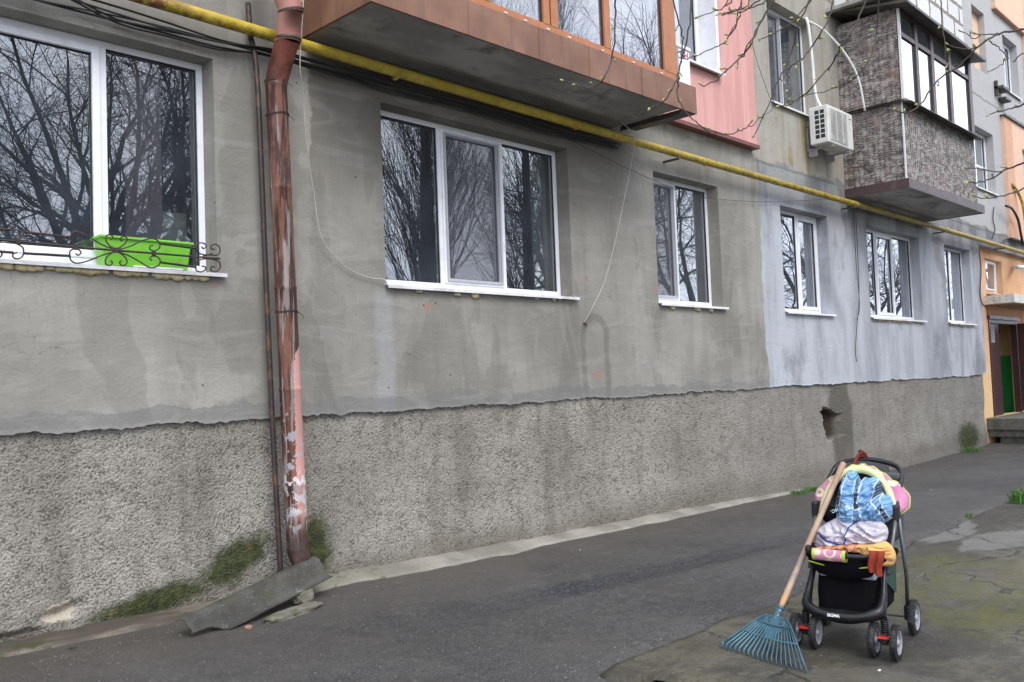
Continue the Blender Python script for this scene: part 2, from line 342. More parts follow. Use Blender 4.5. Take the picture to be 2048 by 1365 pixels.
SALM = simple('salmon_stripe', (.64,.36,.24), .9, var=.06, bump=.4)
PEACH = simple('peach_render', (.74,.50,.36), .9, var=.05, bump=.4)
TIN = simple('dark_tin_flashing', (.05,.045,.042), .5, dirt=(.12,.10,.03,.5))
BRTIN = simple('maroon_tin', (.075,.045,.045), .45, dirt=(.15,.14,.14,.4))
BURG = simple('burgundy_painted_steel', (.055,.018,.018), .4, var=.15)
# ---------------------------------------------------------------- the building
B = empty('apartment_building', (0,0,0), 'grey weathered apartment block with patched plaster, roughcast plinth and plastic windows', 'building')
YW = 6.2
holes = [(.76,3.27,2.5,4.14), (4.85,7.38,2.5,4.13), (8.98,10.46,2.5,4.12), (12.18,13.74,2.5,4.08), (15.25,17.70,2.5,4.10), (19.08,20.66,2.5,4.10),
  (8.9,10.5,5.6,7.15), (12.09,13.56,5.6,7.18), (21.4,22.86,5.57,7.0), (21.85,22.76,8.4,9.86), (24.15,25.38,8.34,9.75)]
def holed_wall(mb, x0, x1, z0, z1, holes, y, dep, jit=.0):
    xs = sorted(set([x0, x1]+[v for h in holes for v in h[:2] if x0 < v < x1])); zs = sorted(set([z0, z1]+[v for h in holes for v in h[2:] if z0 < v < z1]))
    for i in range(len(xs)-1):
        for j in range(len(zs)-1):
            cx, cz = (xs[i]+xs[i+1])/2, (zs[j]+zs[j+1])/2
            if any(h[0] < cx < h[1] and h[2] < cz < h[3] for h in holes): continue
            mb.add([(xs[i],y,zs[j]),(xs[i+1],y,zs[j]),(xs[i+1],y,zs[j+1]),(xs[i],y,zs[j+1])], [(0,1,2,3)])
    for a, b, c, d in holes:
        if b <= x0 or a >= x1 or c >= z1 or d <= z0: continue
        mb.add([(a,y,c),(b,y,c),(b,y,d),(a,y,d),(a,y+dep,c),(b,y+dep,c),(b,y+dep,d),(a,y+dep,d)], [(0,4,5,1),(1,5,6,2),(2,6,7,3),(3,7,4,0)])
wm = MB(); holed_wall(wm, -6, 21.3, 2.3, 14.5, holes, YW, .26)
holed_wall(wm, 21.3, 44, 4.27, 14.5, holes, YW, .26)
# ragged lower edge of the plaster
xs = np.concatenate([np.arange(-6, 1, .12), np.arange(1, 12, .018), np.arange(12, 21.3, .035), [21.3]])
rag = 1.415+.03*(fbm(xs*1.1, xs*0, 2, 3)-.5)+.045*(fbm(xs*5, xs*0+3, 4, 5)-.5)+.02*(fbm(xs*28, xs*0+9, 2, 8)-.5)
rag = np.where(xs > 21, 1.45, rag)
P = [[Vector((x, YW+.014, z)), Vector((x, YW-.004, z-.004)), Vector((x, YW, z+.02)), Vector((x, YW, 2.3))] for x, z in zip(xs, rag)]
wm.grid(P)
wm.add([(21.3,YW,1.45),(21.3,YW+.12,1.45),(21.3,YW+.12,4.27),(21.3,YW,4.27)], [(0,1,2,3)])
wm.add([(21.3,YW,4.27),(44,YW,4.27),(44,YW+.12,4.27),(21.3,YW+.12,4.27)], [(0,1,2,3)])
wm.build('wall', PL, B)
sh = MB(); sh.add([(-6,6.2,-.5),(-6,18,-.5),(-6,18,14.5),(-6,6.2,14.5),(44,6.2,-.5),(44,18,-.5),(44,18,14.5),(44,6.2,14.5)], [(0,1,2,3),(4,7,6,5),(1,5,6,2)])
sh.build('rear_wall', PL, B)
MB().box((-6.4,5.8,14.5),(44.4,18.4,14.75)).build('roof', TIN, B)
# ground heights along the wall
GX = [-60,0,2.7,4.4,6.1,8.6,11.7,14.1,17.3,21.3,26,60]; GZ = [.12,.10,.075,.05,.0,-.04,-.105,-.15,-.15,-.10,-.10,-.1]
def gz(x, y): return np.interp(x, GX, GZ)*sstep(3.2, 5.9, y)
# plinth as a displaced sheet
xs = [-6.]; 
while xs[-1] < 1.2: xs.append(xs[-1]+.15)
while xs[-1] < 21.35: xs.append(xs[-1]+max(.0053, .0053*(xs[-1]/5.)**1.6 if xs[-1] > 5. else .0053))
xs = np.array(xs); zs = np.arange(-.25, 1.50, .0056)
XX, ZZ = np.meshgrid(xs, zs, indexing='ij')
wx_ = (vnoise(XX*30, ZZ*30, 13)-.5)*.03; wz_ = (vnoise(XX*30, ZZ*30, 14)-.5)*.03
rg_ = np.random.default_rng(3).random(XX.shape); rg_ = (rg_+.5*np.roll(rg_,1,0)+.4*np.roll(rg_,1,1))/1.9
n1 = .6*vnoise((XX+wx_)*105, (ZZ+wz_)*115, 11)+.4*vnoise(XX*17, ZZ*19, 12); n2 = np.clip((rg_-.5)*1.7+.5, 0, 1); big = fbm(XX*1.7, ZZ*2, 3, 31)
fr_ = 1-.3*sstep(8, 14, XX)
hh = ((n1-.5)*.009+(n2-.5)*.0065)*fr_+(big-.5)*.05
fine_ = vnoise(XX*130, ZZ*130, 15)
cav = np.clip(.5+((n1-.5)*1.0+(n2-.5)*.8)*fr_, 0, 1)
base = .015*sstep(.5, .1, ZZ)
ev = fbm(XX*4, ZZ*4, 3, 41)-.5
inh = (sstep(13.3+ev*.35, 13.36+ev*.35, XX)*sstep(14.1+ev*.4, 13.7+ev*.4, XX)*sstep(.58, .63, ZZ+ev*.25)*sstep(1.03+ev*.3, .98+ev*.3, ZZ+.25*(XX-13.5)))
yy = YW+.028-hh-base+inh*(.05+.24*sstep(13.95, 13.45, XX))
yy = yy+sstep(21.1, 21.35, XX)*.12
# hollow at the lower left where the render has fallen
le = sstep(2.12, 1.95, XX+ev*.3)*sstep(.20, .14, ZZ+ev*.12)+sstep(.16,0,np.abs(XX-2.13+ev*.2))*sstep(.07,0,np.abs(ZZ-.22+ev*.1))
yy = yy+np.clip(le, 0, 1)*.05
pm = MB(); pm.v = np.stack([XX.ravel(), yy.ravel(), ZZ.ravel()], 1).tolist()
ni, nj = XX.shape; idx = np.arange(ni*nj).reshape(ni, nj)
pm.f = np.stack([idx[:-1,:-1].ravel(), idx[1:,:-1].ravel(), idx[1:,1:].ravel(), idx[:-1,1:].ravel()], 1).tolist()
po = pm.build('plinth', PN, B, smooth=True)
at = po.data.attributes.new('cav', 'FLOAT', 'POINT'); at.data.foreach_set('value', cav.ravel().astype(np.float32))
def window(x0, x1, z0, z1, y, dep, cols, fm=PVC, sill=True, gm=GL, curtain=None, room=True, lab=None, fw=.05, foam=0, sillproud=.055, transom=None):
    """cols: list of (x_start, x_end, kind) with kind 'f' fixed, 's' opening sash, 'n' sash with insect screen"""
    yf = y+dep; T = .065
    zb = z0+.0
    f = MB()
    f.box((x0+.003,yf,z0),(x0+fw,yf+T,z1-.003)); f.box((x1-fw,yf,z0),(x1-.003,yf+T,z1-.003))
    f.box((x0+fw,yf,z1-fw),(x1-fw,yf+T,z1-.003)); f.box((x0+fw,yf,z0),(x1-fw,yf+T,z0+fw+.03))
    for (a, b, k) in cols[1:]: f.box((a-fw*.45,yf+.002,z0+fw+.03),(a+fw*.45,yf+T,z1-fw))
    w = f.build('window', fm, B); 
    if lab: w['label'] = lab
    for i, (a, b, k) in enumerate(cols):
        xa = a+(fw if i == 0 else fw*.45); xb = b-(fw if i == len(cols)-1 else fw*.45); za = z0+fw+.03; zt = z1-fw
        if k != 'f':
            s = MB(); sw = .055; ys = yf-.014
            s.box((xa+.001,ys,za+.001),(xa+sw,ys+.05,zt-.001), .006); s.box((xb-sw,ys,za+.001),(xb-.001,ys+.05,zt-.001), .006)
            s.box((xa+sw-.006,ys+.001,za+.001),(xb-sw+.006,ys+.05,za+sw), .006); s.box((xa+sw-.006,ys+.001,zt-sw),(xb-sw+.006,ys+.05,zt-.001), .006)
            s.build('sash', fm, w); xa += sw; xb -= sw; za += sw; zt -= sw
        g = MB(); gw = .006; yg = yf+.012
        g.box((xa-.001,yg,za),(xa+gw,yg+.02,zt)); g.box((xb-gw,yg,za),(xb+.001,yg+.02,zt)); g.box((xa+gw,yg,za-.001),(xb-gw,yg+.02,za+gw)); g.box((xa+gw,yg,zt-gw),(xb-gw,yg+.02,zt+.001))
        g.build('gasket', GASK, w)
        zc = [(za, zt)]
        if transom and za < transom < zt:
            MB().box((xa-.001,yf-.003,transom-.028),(xb+.001,yf+T-.006,transom+.028)).build('transom', fm, w); zc = [(za, transom-.028), (transom+.028, zt)]
        for (p, q) in zc:
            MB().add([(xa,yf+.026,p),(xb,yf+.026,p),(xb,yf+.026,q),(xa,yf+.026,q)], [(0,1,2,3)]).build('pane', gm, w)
        if k == 'n':
            fr = MB(); e = .022; x2, x3, z2, z3 = xa-.03, xb+.03, za-.03, zt+.03; y2 = yf-.028
            for bx in (((x2,z2),(x2+e,z3)),((x3-e,z2),(x3,z3)),((x2+e,z2),(x3-e,z2+e)),((x2+e,z3-e),(x3-e,z3))): fr.box((bx[0][0],y2,bx[0][1]),(bx[1][0],y2+.012,bx[1][1]))
            so_ = fr.build('insect_screen_frame', GREYPL, w)
            MB().add([(x2+e,y2+.006,z2+e),(x3-e,y2+.006,z2+e),(x3-e,y2+.006,z3-e),(x2+e,y2+.006,z3-e)], [(0,1,2,3)]).build('insect_screen', SCR, w)
    if sill:
        s = MB(); zt = z0+.012; a, b = x0-.012, x1+.05
        s.add([(a,yf+.01,zt+.018),(b,yf+.01,zt+.018),(b,y-sillproud,zt-.008),(a,y-sillproud,zt-.008),(a,y-sillproud,zt-.036),(b,y-sillproud,zt-.036),(b,y-sillproud+.012,zt-.036),(a,y-sillproud+.012,zt-.036),(b,y-sillproud+.012,zt-.012),(a,y-sillproud+.012,zt-.012),(b,yf+.01,zt+.012),(a,yf+.01,zt+.012)],
            [(0,3,2,1),(3,4,5,2),(4,7,6,5),(7,9,8,6),(9,11,10,8),(1,2,8,10),(2,5,6,8),(0,11,9,3),(3,9,7,4)])
        s.build('sill', SILLM, w)
    if foam:
        fo = MB(); rr = random.Random(int(x0*10)); xx = x0+.05
        while xx < x1-.1:
            r = rr.uniform(.012, .03)
            if rr.random() < foam:
                bm = bmesh.new(); bmesh.ops.create_icosphere(bm, subdivisions=2, radius=1)
                for v in bm.verts: v.co = Vector((xx+v.co.x*r*1.7*(1+rr.uniform(-.2,.2)), y-.012+v.co.y*.022, z0-.028-r*.4+v.co.z*r*(1+rr.uniform(-.3,.3))))
                MB().frombm(bm).build('foam', FOAM, w, smooth=True)
            xx += r*1.6
    if curtain:
        for (ca, cb, cm, cz) in curtain:
            P = []; n = int((cb-ca)/.02)+2
            for i in range(n):
                x = ca+(cb-ca)*i/(n-1); yy_ = yf+.16+.03*sin(x*46)+.012*sin(x*91+1); P.append([Vector((x,yy_,cz)), Vector((x,yy_,z1+.1))])
            MB().grid(P).build('curtain', cm, w, smooth=True)
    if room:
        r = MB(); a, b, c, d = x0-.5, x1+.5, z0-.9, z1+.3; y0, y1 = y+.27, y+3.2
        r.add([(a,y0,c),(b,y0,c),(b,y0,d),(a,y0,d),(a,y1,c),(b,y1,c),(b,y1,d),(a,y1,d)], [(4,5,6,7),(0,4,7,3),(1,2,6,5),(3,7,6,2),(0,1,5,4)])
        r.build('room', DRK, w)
    return w
LACE = simple('brown_lace_curtain', (.22,.17,.17), .9)
GREYPL = simple('grey_screen_frame', (.42,.42,.46), .4, var=.03)
D = .17
window(.76,3.27,2.5,4.14,YW,D,[(.76,1.62,'s'),(1.62,2.52,'s'),(2.52,3.27,'f')],curtain=[(2.72,3.0,LACE,2.4)],lab='wide white window behind the iron railing, green box on its sill',foam=.75)
window(4.85,7.38,2.5,4.13,YW,D,[(4.85,5.67,'f'),(5.67,6.52,'n'),(6.52,7.38,'f')],lab='three-light white window under the orange balcony',curtain=[(7.08,7.34,CURG,2.4)],foam=.12)
window(8.98,10.46,2.5,4.12,YW,D,[(8.98,9.68,'n'),(9.68,10.46,'f')],lab='two-light white window on bare grey plaster',curtain=[(10.0,10.4,CURG,2.4)],foam=.1)
window(12.18,13.74,2.5,4.08,YW,D+.01,[(12.18,13.02,'f'),(13.02,13.74,'s')],lab='first white window in the blue-grey painted part',curtain=[(12.3,12.6,CUR,2.4),(13.35,13.7,CUR,2.4)])
window(15.25,17.70,2.5,4.10,YW,D,[(15.25,16.0,'f'),(16.0,16.80,'s'),(16.80,17.70,'f')],lab='three-light white window under the stone-print balcony',curtain=[(16.95,17.6,CUR,2.4)],foam=.3)
window(19.08,20.66,2.5,4.10,YW,D,[(19.08,19.85,'f'),(19.85,20.66,'f')],lab='last white window before the entrance',curtain=[(19.1,20.6,CUR,2.4)],foam=.35)
window(8.96,10.44,5.6,7.15,YW-.02,.17,[(8.96,9.7,'f'),(9.7,10.44,'s')],lab='white window in the pink wall panel',curtain=[(9.75,10.4,CURG,5.4)],sillproud=.17)
window(12.09,13.56,5.6,7.18,YW,D,[(12.09,12.8,'n'),(12.8,13.56,'f')],lab='upper white window between pink panel and air conditioner',curtain=[(12.9,13.5,CURG,5.4)])
window(21.4,22.86,5.57,7.0,YW,D,[(21.4,21.95,'f'),(21.95,22.86,'s')],transom=6.2,lab='upper white window half behind the stone-print balcony',curtain=[(21.45,22.6,CUR,5.5)])
window(24.15,25.38,8.34,9.75,YW,D,[(24.15,24.8,'f'),(24.8,25.38,'s')],lab='highest window near the right edge of the photo')
MB().box((21.85,YW+.14,8.4),(22.76,YW+.26,9.86)).build('window_board', PEACH, B)
# pink insulated panel with the window opening
pk = MB(); ph = [(8.9,10.5,5.58,7.17)]
holed_wall(pk, 7.9, 11.42, 4.79, 14.4, ph, YW-.10, .095)
pk.add([(11.42,YW-.10,4.79),(11.42,YW,4.79),(11.42,YW,14.4),(11.42,YW-.10,14.4)], [(0,1,2,3)]); pk.add([(7.9,YW-.10,4.79),(7.9,YW,4.79),(7.9,YW,14.4),(7.9,YW-.10,14.4)], [(0,3,2,1)])
pk.build('insulation_panel', PINK, B)
MB().box((10.44,YW-.104,5.6),(10.50,YW+.15,7.15)).build('window_reveal', PVC, B); MB().box((8.9,YW-.104,5.6),(8.96,YW+.15,7.15)).build('window_reveal', PVC, B)
fl = MB(); fl.box((7.9,YW-.125,4.765),(11.44,YW-.0,4.785)); fl.box((7.9,YW-.125,4.785),(11.44,YW-.112,4.815)); fl.build('flashing', simple('red_brown_flashing', (.16,.05,.04), .5), B)
# ------------- balcony one: brown fascia, orange-brown glazing
bz0, bz1, by = 4.5, 4.79, 5.25
s = MB(); s.box((4.08,by+.03,bz0+.012),(8.22,YW-.001,bz1)); b1 = s.build('balcony', SLAB, B); b1['label'] = 'balcony with brown fascia and orange-brown glazing'
f = MB(); f.box((4.05,by,bz0-.002),(8.50,by+.028,bz1+.006)); f.box((4.05,by+.028,bz0),(4.078,YW-.002,bz1+.006)); 
for x in (5.05,5.92,6.63,7.48): f.box((x,by-.004,bz0),(x+.006,by,bz1))
f.build('fascia', FAS, b1)
f = MB(); f.box((8.224,by+.03,bz0-.004),(8.50,YW-.12,bz0+.006)); f.box((8.49,by+.03,bz0+.006),(8.50,YW-.12,bz0+.1)); f.box((8.224,by+.035,bz0-.05),(8.232,YW-.1,bz0-.004)); f.build('steel_sheet', TIN, b1)
def glazing(parent, x0, x1, z0, z1, y, posts, fm, rail=.075, transom=None, pw=.085):
    f = MB(); f.box((x0,y,z0),(x1,y+.06,z0+rail)); f.box((x0,y,z1-rail),(x1,y+.06,z1))
    for i, (a, b) in enumerate(posts): f.box((a,y-.004,z0+rail),(b,y+.064,z1-rail))
    if transom:
        for (a, b), (c, d) in zip(posts[:-1], posts[1:]): f.box((b,y+.002,transom-.035),(c,y+.058,transom+.035))
    fr = f.build('glazing_frame', fm, parent)
    g = MB()
    for (a, b), (c, d) in zip(posts[:-1], posts[1:]):
        for (p, q) in ([(z0+rail, z1-rail)] if not transom else [(z0+rail, transom-.035), (transom+.035, z1-rail)]):
            gk = MB()
            for (u0,v0,u1,v1) in ((b,p,b+.008,q),(c-.008,p,c,q),(b+.008,p,c-.008,p+.008),(b+.008,q-.008,c-.008,q)): gk.box((u0,y+.018,v0),(u1,y+.04,v1))
            gk.build('gasket', GASK, parent)
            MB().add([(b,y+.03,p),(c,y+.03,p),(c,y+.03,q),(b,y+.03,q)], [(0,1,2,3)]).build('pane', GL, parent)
    return fr
glazing(b1, 4.12, 8.17, bz1, 6.6, by+.02, [(4.12,4.2),(5.12,5.20),(5.21,5.34),(6.02,6.10),(6.12,6.22),(6.92,7.01),(7.94,8.17)], ORF)
cl = MB()
for x in (5.5, 5.75, 6.05, 6.35, 6.85, 7.35, 7.85): cl.box((x,by+.008,bz1+.02),(x+.035,by+.02,bz1+.034), .003)
cl.build('drain_cap', PVC, b1)
g = MB(); g.box((4.12,by+.084,bz1),(4.18,YW-.002,bz1+.9)); g.box((4.12,by+.084,6.5),(4.18,YW-.002,6.6)); g.build('side_panel', ORF, b1)
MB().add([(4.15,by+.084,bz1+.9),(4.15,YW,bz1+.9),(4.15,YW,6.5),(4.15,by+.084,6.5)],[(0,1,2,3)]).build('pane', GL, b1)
MB().box((8.13,by+.085,bz1),(8.17,YW-.101,6.6)).build('side_panel', ORF, b1)
MB().box((4.0,by-.02,6.6),(8.3,YW-.101,6.75)).build('balcony_roof', TIN, b1)
DRB = MB().add([(4.3,YW-.004,4.8),(8.0,YW-.004,4.8),(8.0,YW-.004,6.6),(4.3,YW-.004,6.6)],[(0,1,2,3)]).build('balcony_back', DRK, b1)
# ------------- balcony two: stone-print sheets, brown glazing
cz0, cz1, cy, cx0, cx1 = 4.46, 4.61, 5.157, 14.46, 18.22
s = MB(); s.box((cx0+.02,cy+.02,cz0+.01),(cx1-.02,YW-.001,cz1-.004)); b2 = s.build('balcony', SLAB, B); b2['label'] = 'balcony clad in stone-print sheets with brown glazing'
f = MB(); f.box((cx0,cy,cz0),(cx1,cy+.018,cz1)); f.box((cx0,cy+.018,cz0),(cx0+.018,YW-.002,cz1)); f.box((cx1-.018,cy+.018,cz0),(cx1,YW-.002,cz1)); f.build('fascia', BRTIN, b2)
def corr(p0, p1, z0, z1, amp=.008, per=.085):
    p0, p1 = Vector(p0), Vector(p1); d = p1-p0; Ln = d.length; d.normalize(); nn = Vector((-d.y, d.x, 0)); P = []
    k = int(Ln/per*8)
    for i in range(k+1):
        t = i*Ln/k; ph = (t/per) % 1; hgt = amp*(1 if ph < .45 else (0 if .55 < ph < .9 else .5)); q = p0+d*t-nn*hgt; P.append([Vector((q.x,q.y,z0)), Vector((q.x,q.y,z1))])
    return MB().grid(P)
corr((cx0+.01,cy+.04,0),(17.95,cy+.04,0),cz1,5.83).build('cladding_sheet', STONE, b2)
corr((cx0+.03,YW-.002,0),(cx0+.03,cy+.045,0),cz1,5.84,.004).build('cladding_sheet', STONE, b2)
corr((cx0-.0,YW-.002,0),(cx0-.0,cy+.01,0),5.86,7.36,.004).build('cladding_sheet', STONE, b2)
corr((17.95,cy+.045,0),(17.95,YW,0),cz1,7.3,.004).build('cladding_sheet', STONE, b2)
f = MB(); f.box((cx0-.005,cy+.03,cz1),(cx0+.022,cy+.052,5.83)); f.box((cx0-.03,cy-.01,5.87),(cx0+.0,cy+.03,7.33)); f.build('corner_trim', SILLM, b2)
f = MB(); x0, x1, y0 = cx0-.06, 18.02, cy-.14
f.add([(x0,y0,5.80),(x1,y0,5.80),(x1,cy+.04,5.86),(x0,cy+.04,5.86),(x0,y0,5.785),(x1,y0,5.785),(x1,cy+.05,5.835),(x0,cy+.05,5.835),(x0,YW,5.86),(x0,YW,5.835)],
  [(0,1,2,3),(4,7,6,5),(0,4,5,1),(1,5,6,2),(0,3,8,9,7,4)]); f.add([(x0,cy+.04,5.862),(cx0+.1,cy+.04,5.862),(cx0+.1,YW,5.862),(x0,YW,5.862),(x0,cy+.04,5.84),(cx0+.1,cy+.04,5.84),(cx0+.1,YW,5.84),(x0,YW,5.84)], [(0,1,2,3),(4,7,6,5),(0,3,7,4)])
f.build('ledge', simple('mossy_tin_ledge', (.07,.06,.055), .6, dirt=(.22,.19,.10,.7), dsc=5), b2)
glazing(b2, cx0, 17.95, 5.865, 7.33, cy+.012, [(cx0,cx0+.06),(15.13,15.24),(15.85,15.98),(16.72,16.85),(17.80,17.95)], BRF, transom=6.95, rail=.05)
f = MB(); f.add([(cx0-.25,cy-.22,7.30),(18.1,cy-.22,7.26),(18.1,YW,7.5),(cx0-.25,YW,7.5),(cx0-.25,cy-.22,7.34),(18.1,cy-.22,7.30),(18.1,YW,7.54),(cx0-.25,YW,7.54)],[(0,3,2,1),(4,5,6,7),(0,1,5,4),(1,2,6,5),(0,4,7,3)])
f.build('balcony_roof', TIN, b2)
f = MB(); f.box((14.1,cy-.02,7.50),(17.75,YW-.002,7.56)); f.build('upper_slab', SLAB, b2)
def mat_blocks():
    m = M('white_blocks_rough_mortar'); X, Y, Z = m.xyz(); co = m.n('CombineXYZ', _0=m.op('ADD', X, Y), _1=Z, _2=0.).outputs[0]
    co = m.n('VectorMath', {'operation': 'ADD'}, _0=co, _1=m.n('VectorMath', {'operation': 'SCALE'}, _0=m.n('TexNoise', Vector=co, Scale=9., Detail=4.).outputs[1], _3=.07).outputs[0]).outputs[0]
    br = m.n('TexBrick', Vector=co, Scale=1., Mortar_Size=.035, Brick_Width=.62, Row_Height=.33, Color1=(.74,.74,.74,1), Color2=(.66,.66,.66,1), Mortar=(.27,.25,.21,1))
    return m.pbr(br.outputs[0], .9, 0, m.bump(br.outputs[1], .6, .02), .2)
MB().box((14.46,cy+.0,7.56),(17.62,YW-.003,9.4)).build('block_wall', mat_blocks(), b2)
# ------------- entrance part: recessed orange wall, door, window, canopy
e = MB(); YE = YW+.10
eh = [(21.96,24.16,.46,2.66),(22.02,23.27,3.28,4.05)]
holed_wall(e, 21.3, 44, -.5, 4.27, eh, YE, .16); e.build('entrance_wall', ORG_W, B)
window(22.02,23.27,3.28,4.05,YE,.13,[(22.02,23.27,'f')],lab='small window over the door canopy',curtain=[(22.1,23.1,CUR,3.2)],sill=False)
tl = MB(); q = [Vector((22.12,YE+.10,3.36)), Vector((22.98,YE+.10,3.36)), Vector((22.82,YE+.03,3.97)), Vector((22.12,YE+.03,3.97))]
for i in range(4): tl.tube([q[i], q[(i+1)%4]], .028, 4)
tl.build('tilted_sash', PVC, B)
MB().box((21.98,YE-.06,3.20),(23.40,YE+.02,3.225)).build('window_flashing', TIN, B)
c = MB(); c.box((21.80,5.69,2.98),(25.2,YE-.001,3.17)); cp = c.build('canopy', simple('pale_canopy_fascia', (.62,.60,.55), .6, dirt=(.3,.28,.22,.5)), B)
cu = MB(); cu.box((21.84,5.73,2.965),(25.16,YE-.003,2.978)); cu.build('canopy_soffit', simple('tan_soffit', (.45,.31,.20), .9), cp)
bo = MB()
for y_ in (5.85, 6.1):
    for z_ in (3.05, 3.12): bo.tube([(21.80,y_,z_),(21.79,y_,z_)], .011, 8)
bo.build('bolt', TIN, cp)
# door
fr = MB(); fr.box((21.965,YE-.02,.46),(22.06,YE+.12,2.655)); fr.box((22.06,YE-.02,2.57),(24.155,YE+.12,2.655)); fr.box((24.09,YE-.02,.46),(24.155,YE+.12,2.57)); fr.box((21.9,YE-.07,2.66),(24.22,YE-.005,2.74))
dr = fr.build('entrance_door', BURG, B); dr['label'] = 'burgundy steel double door, right leaf open'
MB().box((22.062,YE+.02,.47),(22.80,YE+.06,2.565), .004).build('door_leaf', BURG, dr)
lf = MB(); lf.box((24.07,5.18,.50),(24.11,YE-.03,2.60), .004); 
for z_ in (1.08, 2.0): lf.box((24.055,5.19,z_),(24.069,YE-.04,z_+.035))
l2 = lf.build('door_leaf', BURG, dr); l2['label'] = 'open door leaf at right angles to the wall'
HALL = (lambda m: m.pbr(m.mix(m.mr(m.xyz()[2], 1.83, 1.86), (.02,.24,.06), m.mix(m.mr(m.noise(2,3),.4,.6),(.70,.42,.18),(.62,.36,.15))), .6, 0, m.bump(m.noise(9,3), .2, .01)))(M('hall_two_tone_paint'))
h = MB(); a, b, c_, d, y0, y1 = 21.6, 24.75, .45, 3.2, YE+.17, YE+.95
h.add([(a,y0,c_),(b,y0,c_),(b,y0,d),(a,y0,d),(a,y1,c_),(b,y1,c_),(b,y1,d),(a,y1,d)], [(4,5,6,7),(0,4,7,3),(1,2,6,5),(3,7,6,2),(0,1,5,4)]); h.build('hallway', HALL, B)
# orange panels of the stair bay
p1_ = MB(); holed_wall(p1_, 23.55, 44, 4.62, 7.57, [(24.95,26.2,5.56,7.0)], YW-.08, .08); p1_.add([(23.55,YW-.08,4.62),(23.55,YW,4.62),(23.55,YW,7.57),(23.55,YW-.08,7.57)], [(0,3,2,1)]); p1_.build('insulation_panel', PEACH, B)
MB().box((23.56,YW-.085,4.63),(24.15,YW-.081,7.56)).build('painted_stripe', SALM, B)
MB().box((23.50,YW-.13,7.57),(44,YW,7.60)).build('flashing', TIN, B)
MB().box((23.50,YW-.13,4.585),(44,YW,4.618)).build('flashing', TIN, B)
window(24.95,26.2,5.56,7.0,YW-.08,.12,[(24.95,26.2,'f')],lab='window in the peach panel cut by the right photo edge',sill=True,room=False)
p2_ = MB(); p2_.box((23.45,YW-.08,10.2),(26.0,YW-.001,14.4)); p2_.build('insulation_panel', PEACH, B)
MB().box((23.40,YW-.10,10.16),(26.05,YW,10.2)).build('flashing', SALM, B)
MB().box((25.9,YW-.09,7.6),(26.25,YW-.001,14.4)).build('downpipe_cover', PEACH, B)
# ---------------------------------------------------------------- ground
def mat_asphalt():
    m = M('old_asphalt'); X, Y, Z = m.xyz()
    n1 = m.noise(.7, 5); c = m.mix(m.mr(n1, .35, .65), (.046,.043,.040), (.078,.074,.067))
    c = m.mix(m.mr(m.noise(1, 5, .6, st=(.35,2.2,1)), .5, .68, 0, .5), c, (.088,.078,.064))
    g = m.vor(130, out='Color'); gs = m.n('SeparateColor', _0=g).outputs[0]
    c = m.mix(m.mr(gs, .5, 1, 0, .5), c, (.17,.165,.155)); c = m.mix(m.mr(gs, .35, 0, 0, .5), c, (.022,.022,.024))
    c = m.mix(m.mr(m.noise(38, 6, .8), .45, .7, 0, .55), c, (.035,.034,.034))
    c = m.mix(m.mr(m.noise(9, 8, .78, loc=(1,4,0)), .44, .60, 0, .5), c, (.032,.030,.028)); c = m.mix(m.mr(m.noise(13, 8, .8, loc=(6,4,0)), .52, .66, 0, .5), c, (.15,.138,.118)); c = m.mix(m.mr(m.noise(2.2, 6, .7, loc=(6,9,0)), .5, .62, 0, .3), c, (.075,.066,.055))
    # white chips
    v = m.n('TexVoronoi', Vector=m.co, Scale=26.); cs = m.n('SeparateColor', _0=v.outputs['Color']).outputs
    ch = m.op('MULTIPLY', m.mr(v.outputs['Distance'], .13, .10, 0, 1), m.mr(cs[0], .80, .81)); c = m.mix(m.op('MULTIPLY', ch, .85), c, (.5,.49,.46))
    v2 = m.n('TexVoronoi', Vector=m.co, Scale=60.); cs2 = m.n('SeparateColor', _0=v2.outputs['Color']).outputs
    ch2 = m.op('MULTIPLY', m.mr(v2.outputs['Distance'], .2, .16, 0, 1), m.mr(cs2[1], .80, .81)); c = m.mix(m.op('MULTIPLY', ch2, .8), c, (.32,.31,.29))
    # dark coarse wet groove running along the drive
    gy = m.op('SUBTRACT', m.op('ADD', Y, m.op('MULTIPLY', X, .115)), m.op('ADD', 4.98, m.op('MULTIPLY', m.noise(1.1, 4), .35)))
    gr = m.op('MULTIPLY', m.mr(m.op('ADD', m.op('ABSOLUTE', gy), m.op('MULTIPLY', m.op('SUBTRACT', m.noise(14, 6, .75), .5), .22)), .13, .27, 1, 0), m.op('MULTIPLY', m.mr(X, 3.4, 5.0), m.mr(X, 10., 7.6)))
    c = m.mix(m.op('MULTIPLY', gr, .92), c, m.mix(m.mr(gs, .82, .95), (.017,.018,.021), (.16,.165,.18)))  # pale bluish grains paint the glints of the wet groove
    # brownish silt against the wall
    sl = m.op('MULTIPLY', m.mr(m.op('ADD', Y, m.op('MULTIPLY', m.noise(1.4, 5), 1.2)), 5.4, 6.3), .55); c = m.mix(sl, c, (.085,.072,.058))
    # soil beyond the yard
    c = m.mix(m.mr(Y, -7, -9), c, m.mix(m.noise(4, 5), (.05,.045,.03), (.05,.07,.025)))
    wet = m.mr(m.noise(.9, 4, loc=(8,8,8)), .42, .62, .42, .75); wet = m.op('SUBTRACT', wet, m.op('MULTIPLY', gr, .15))
    h = m.op('ADD', m.op('MULTIPLY', m.vor(120), .6), m.noise(160, 3, .7))
    c = m.mix(m.mr(m.noise(.55, 6, .6, loc=(2,8,0)), .5, .53, 0, .28, False), c, (.105,.097,.086))
    return m.pbr(c, wet, 0, m.bump(h, .9, .009, m.bump(m.noise(5, 4), .5, .025)), .45)
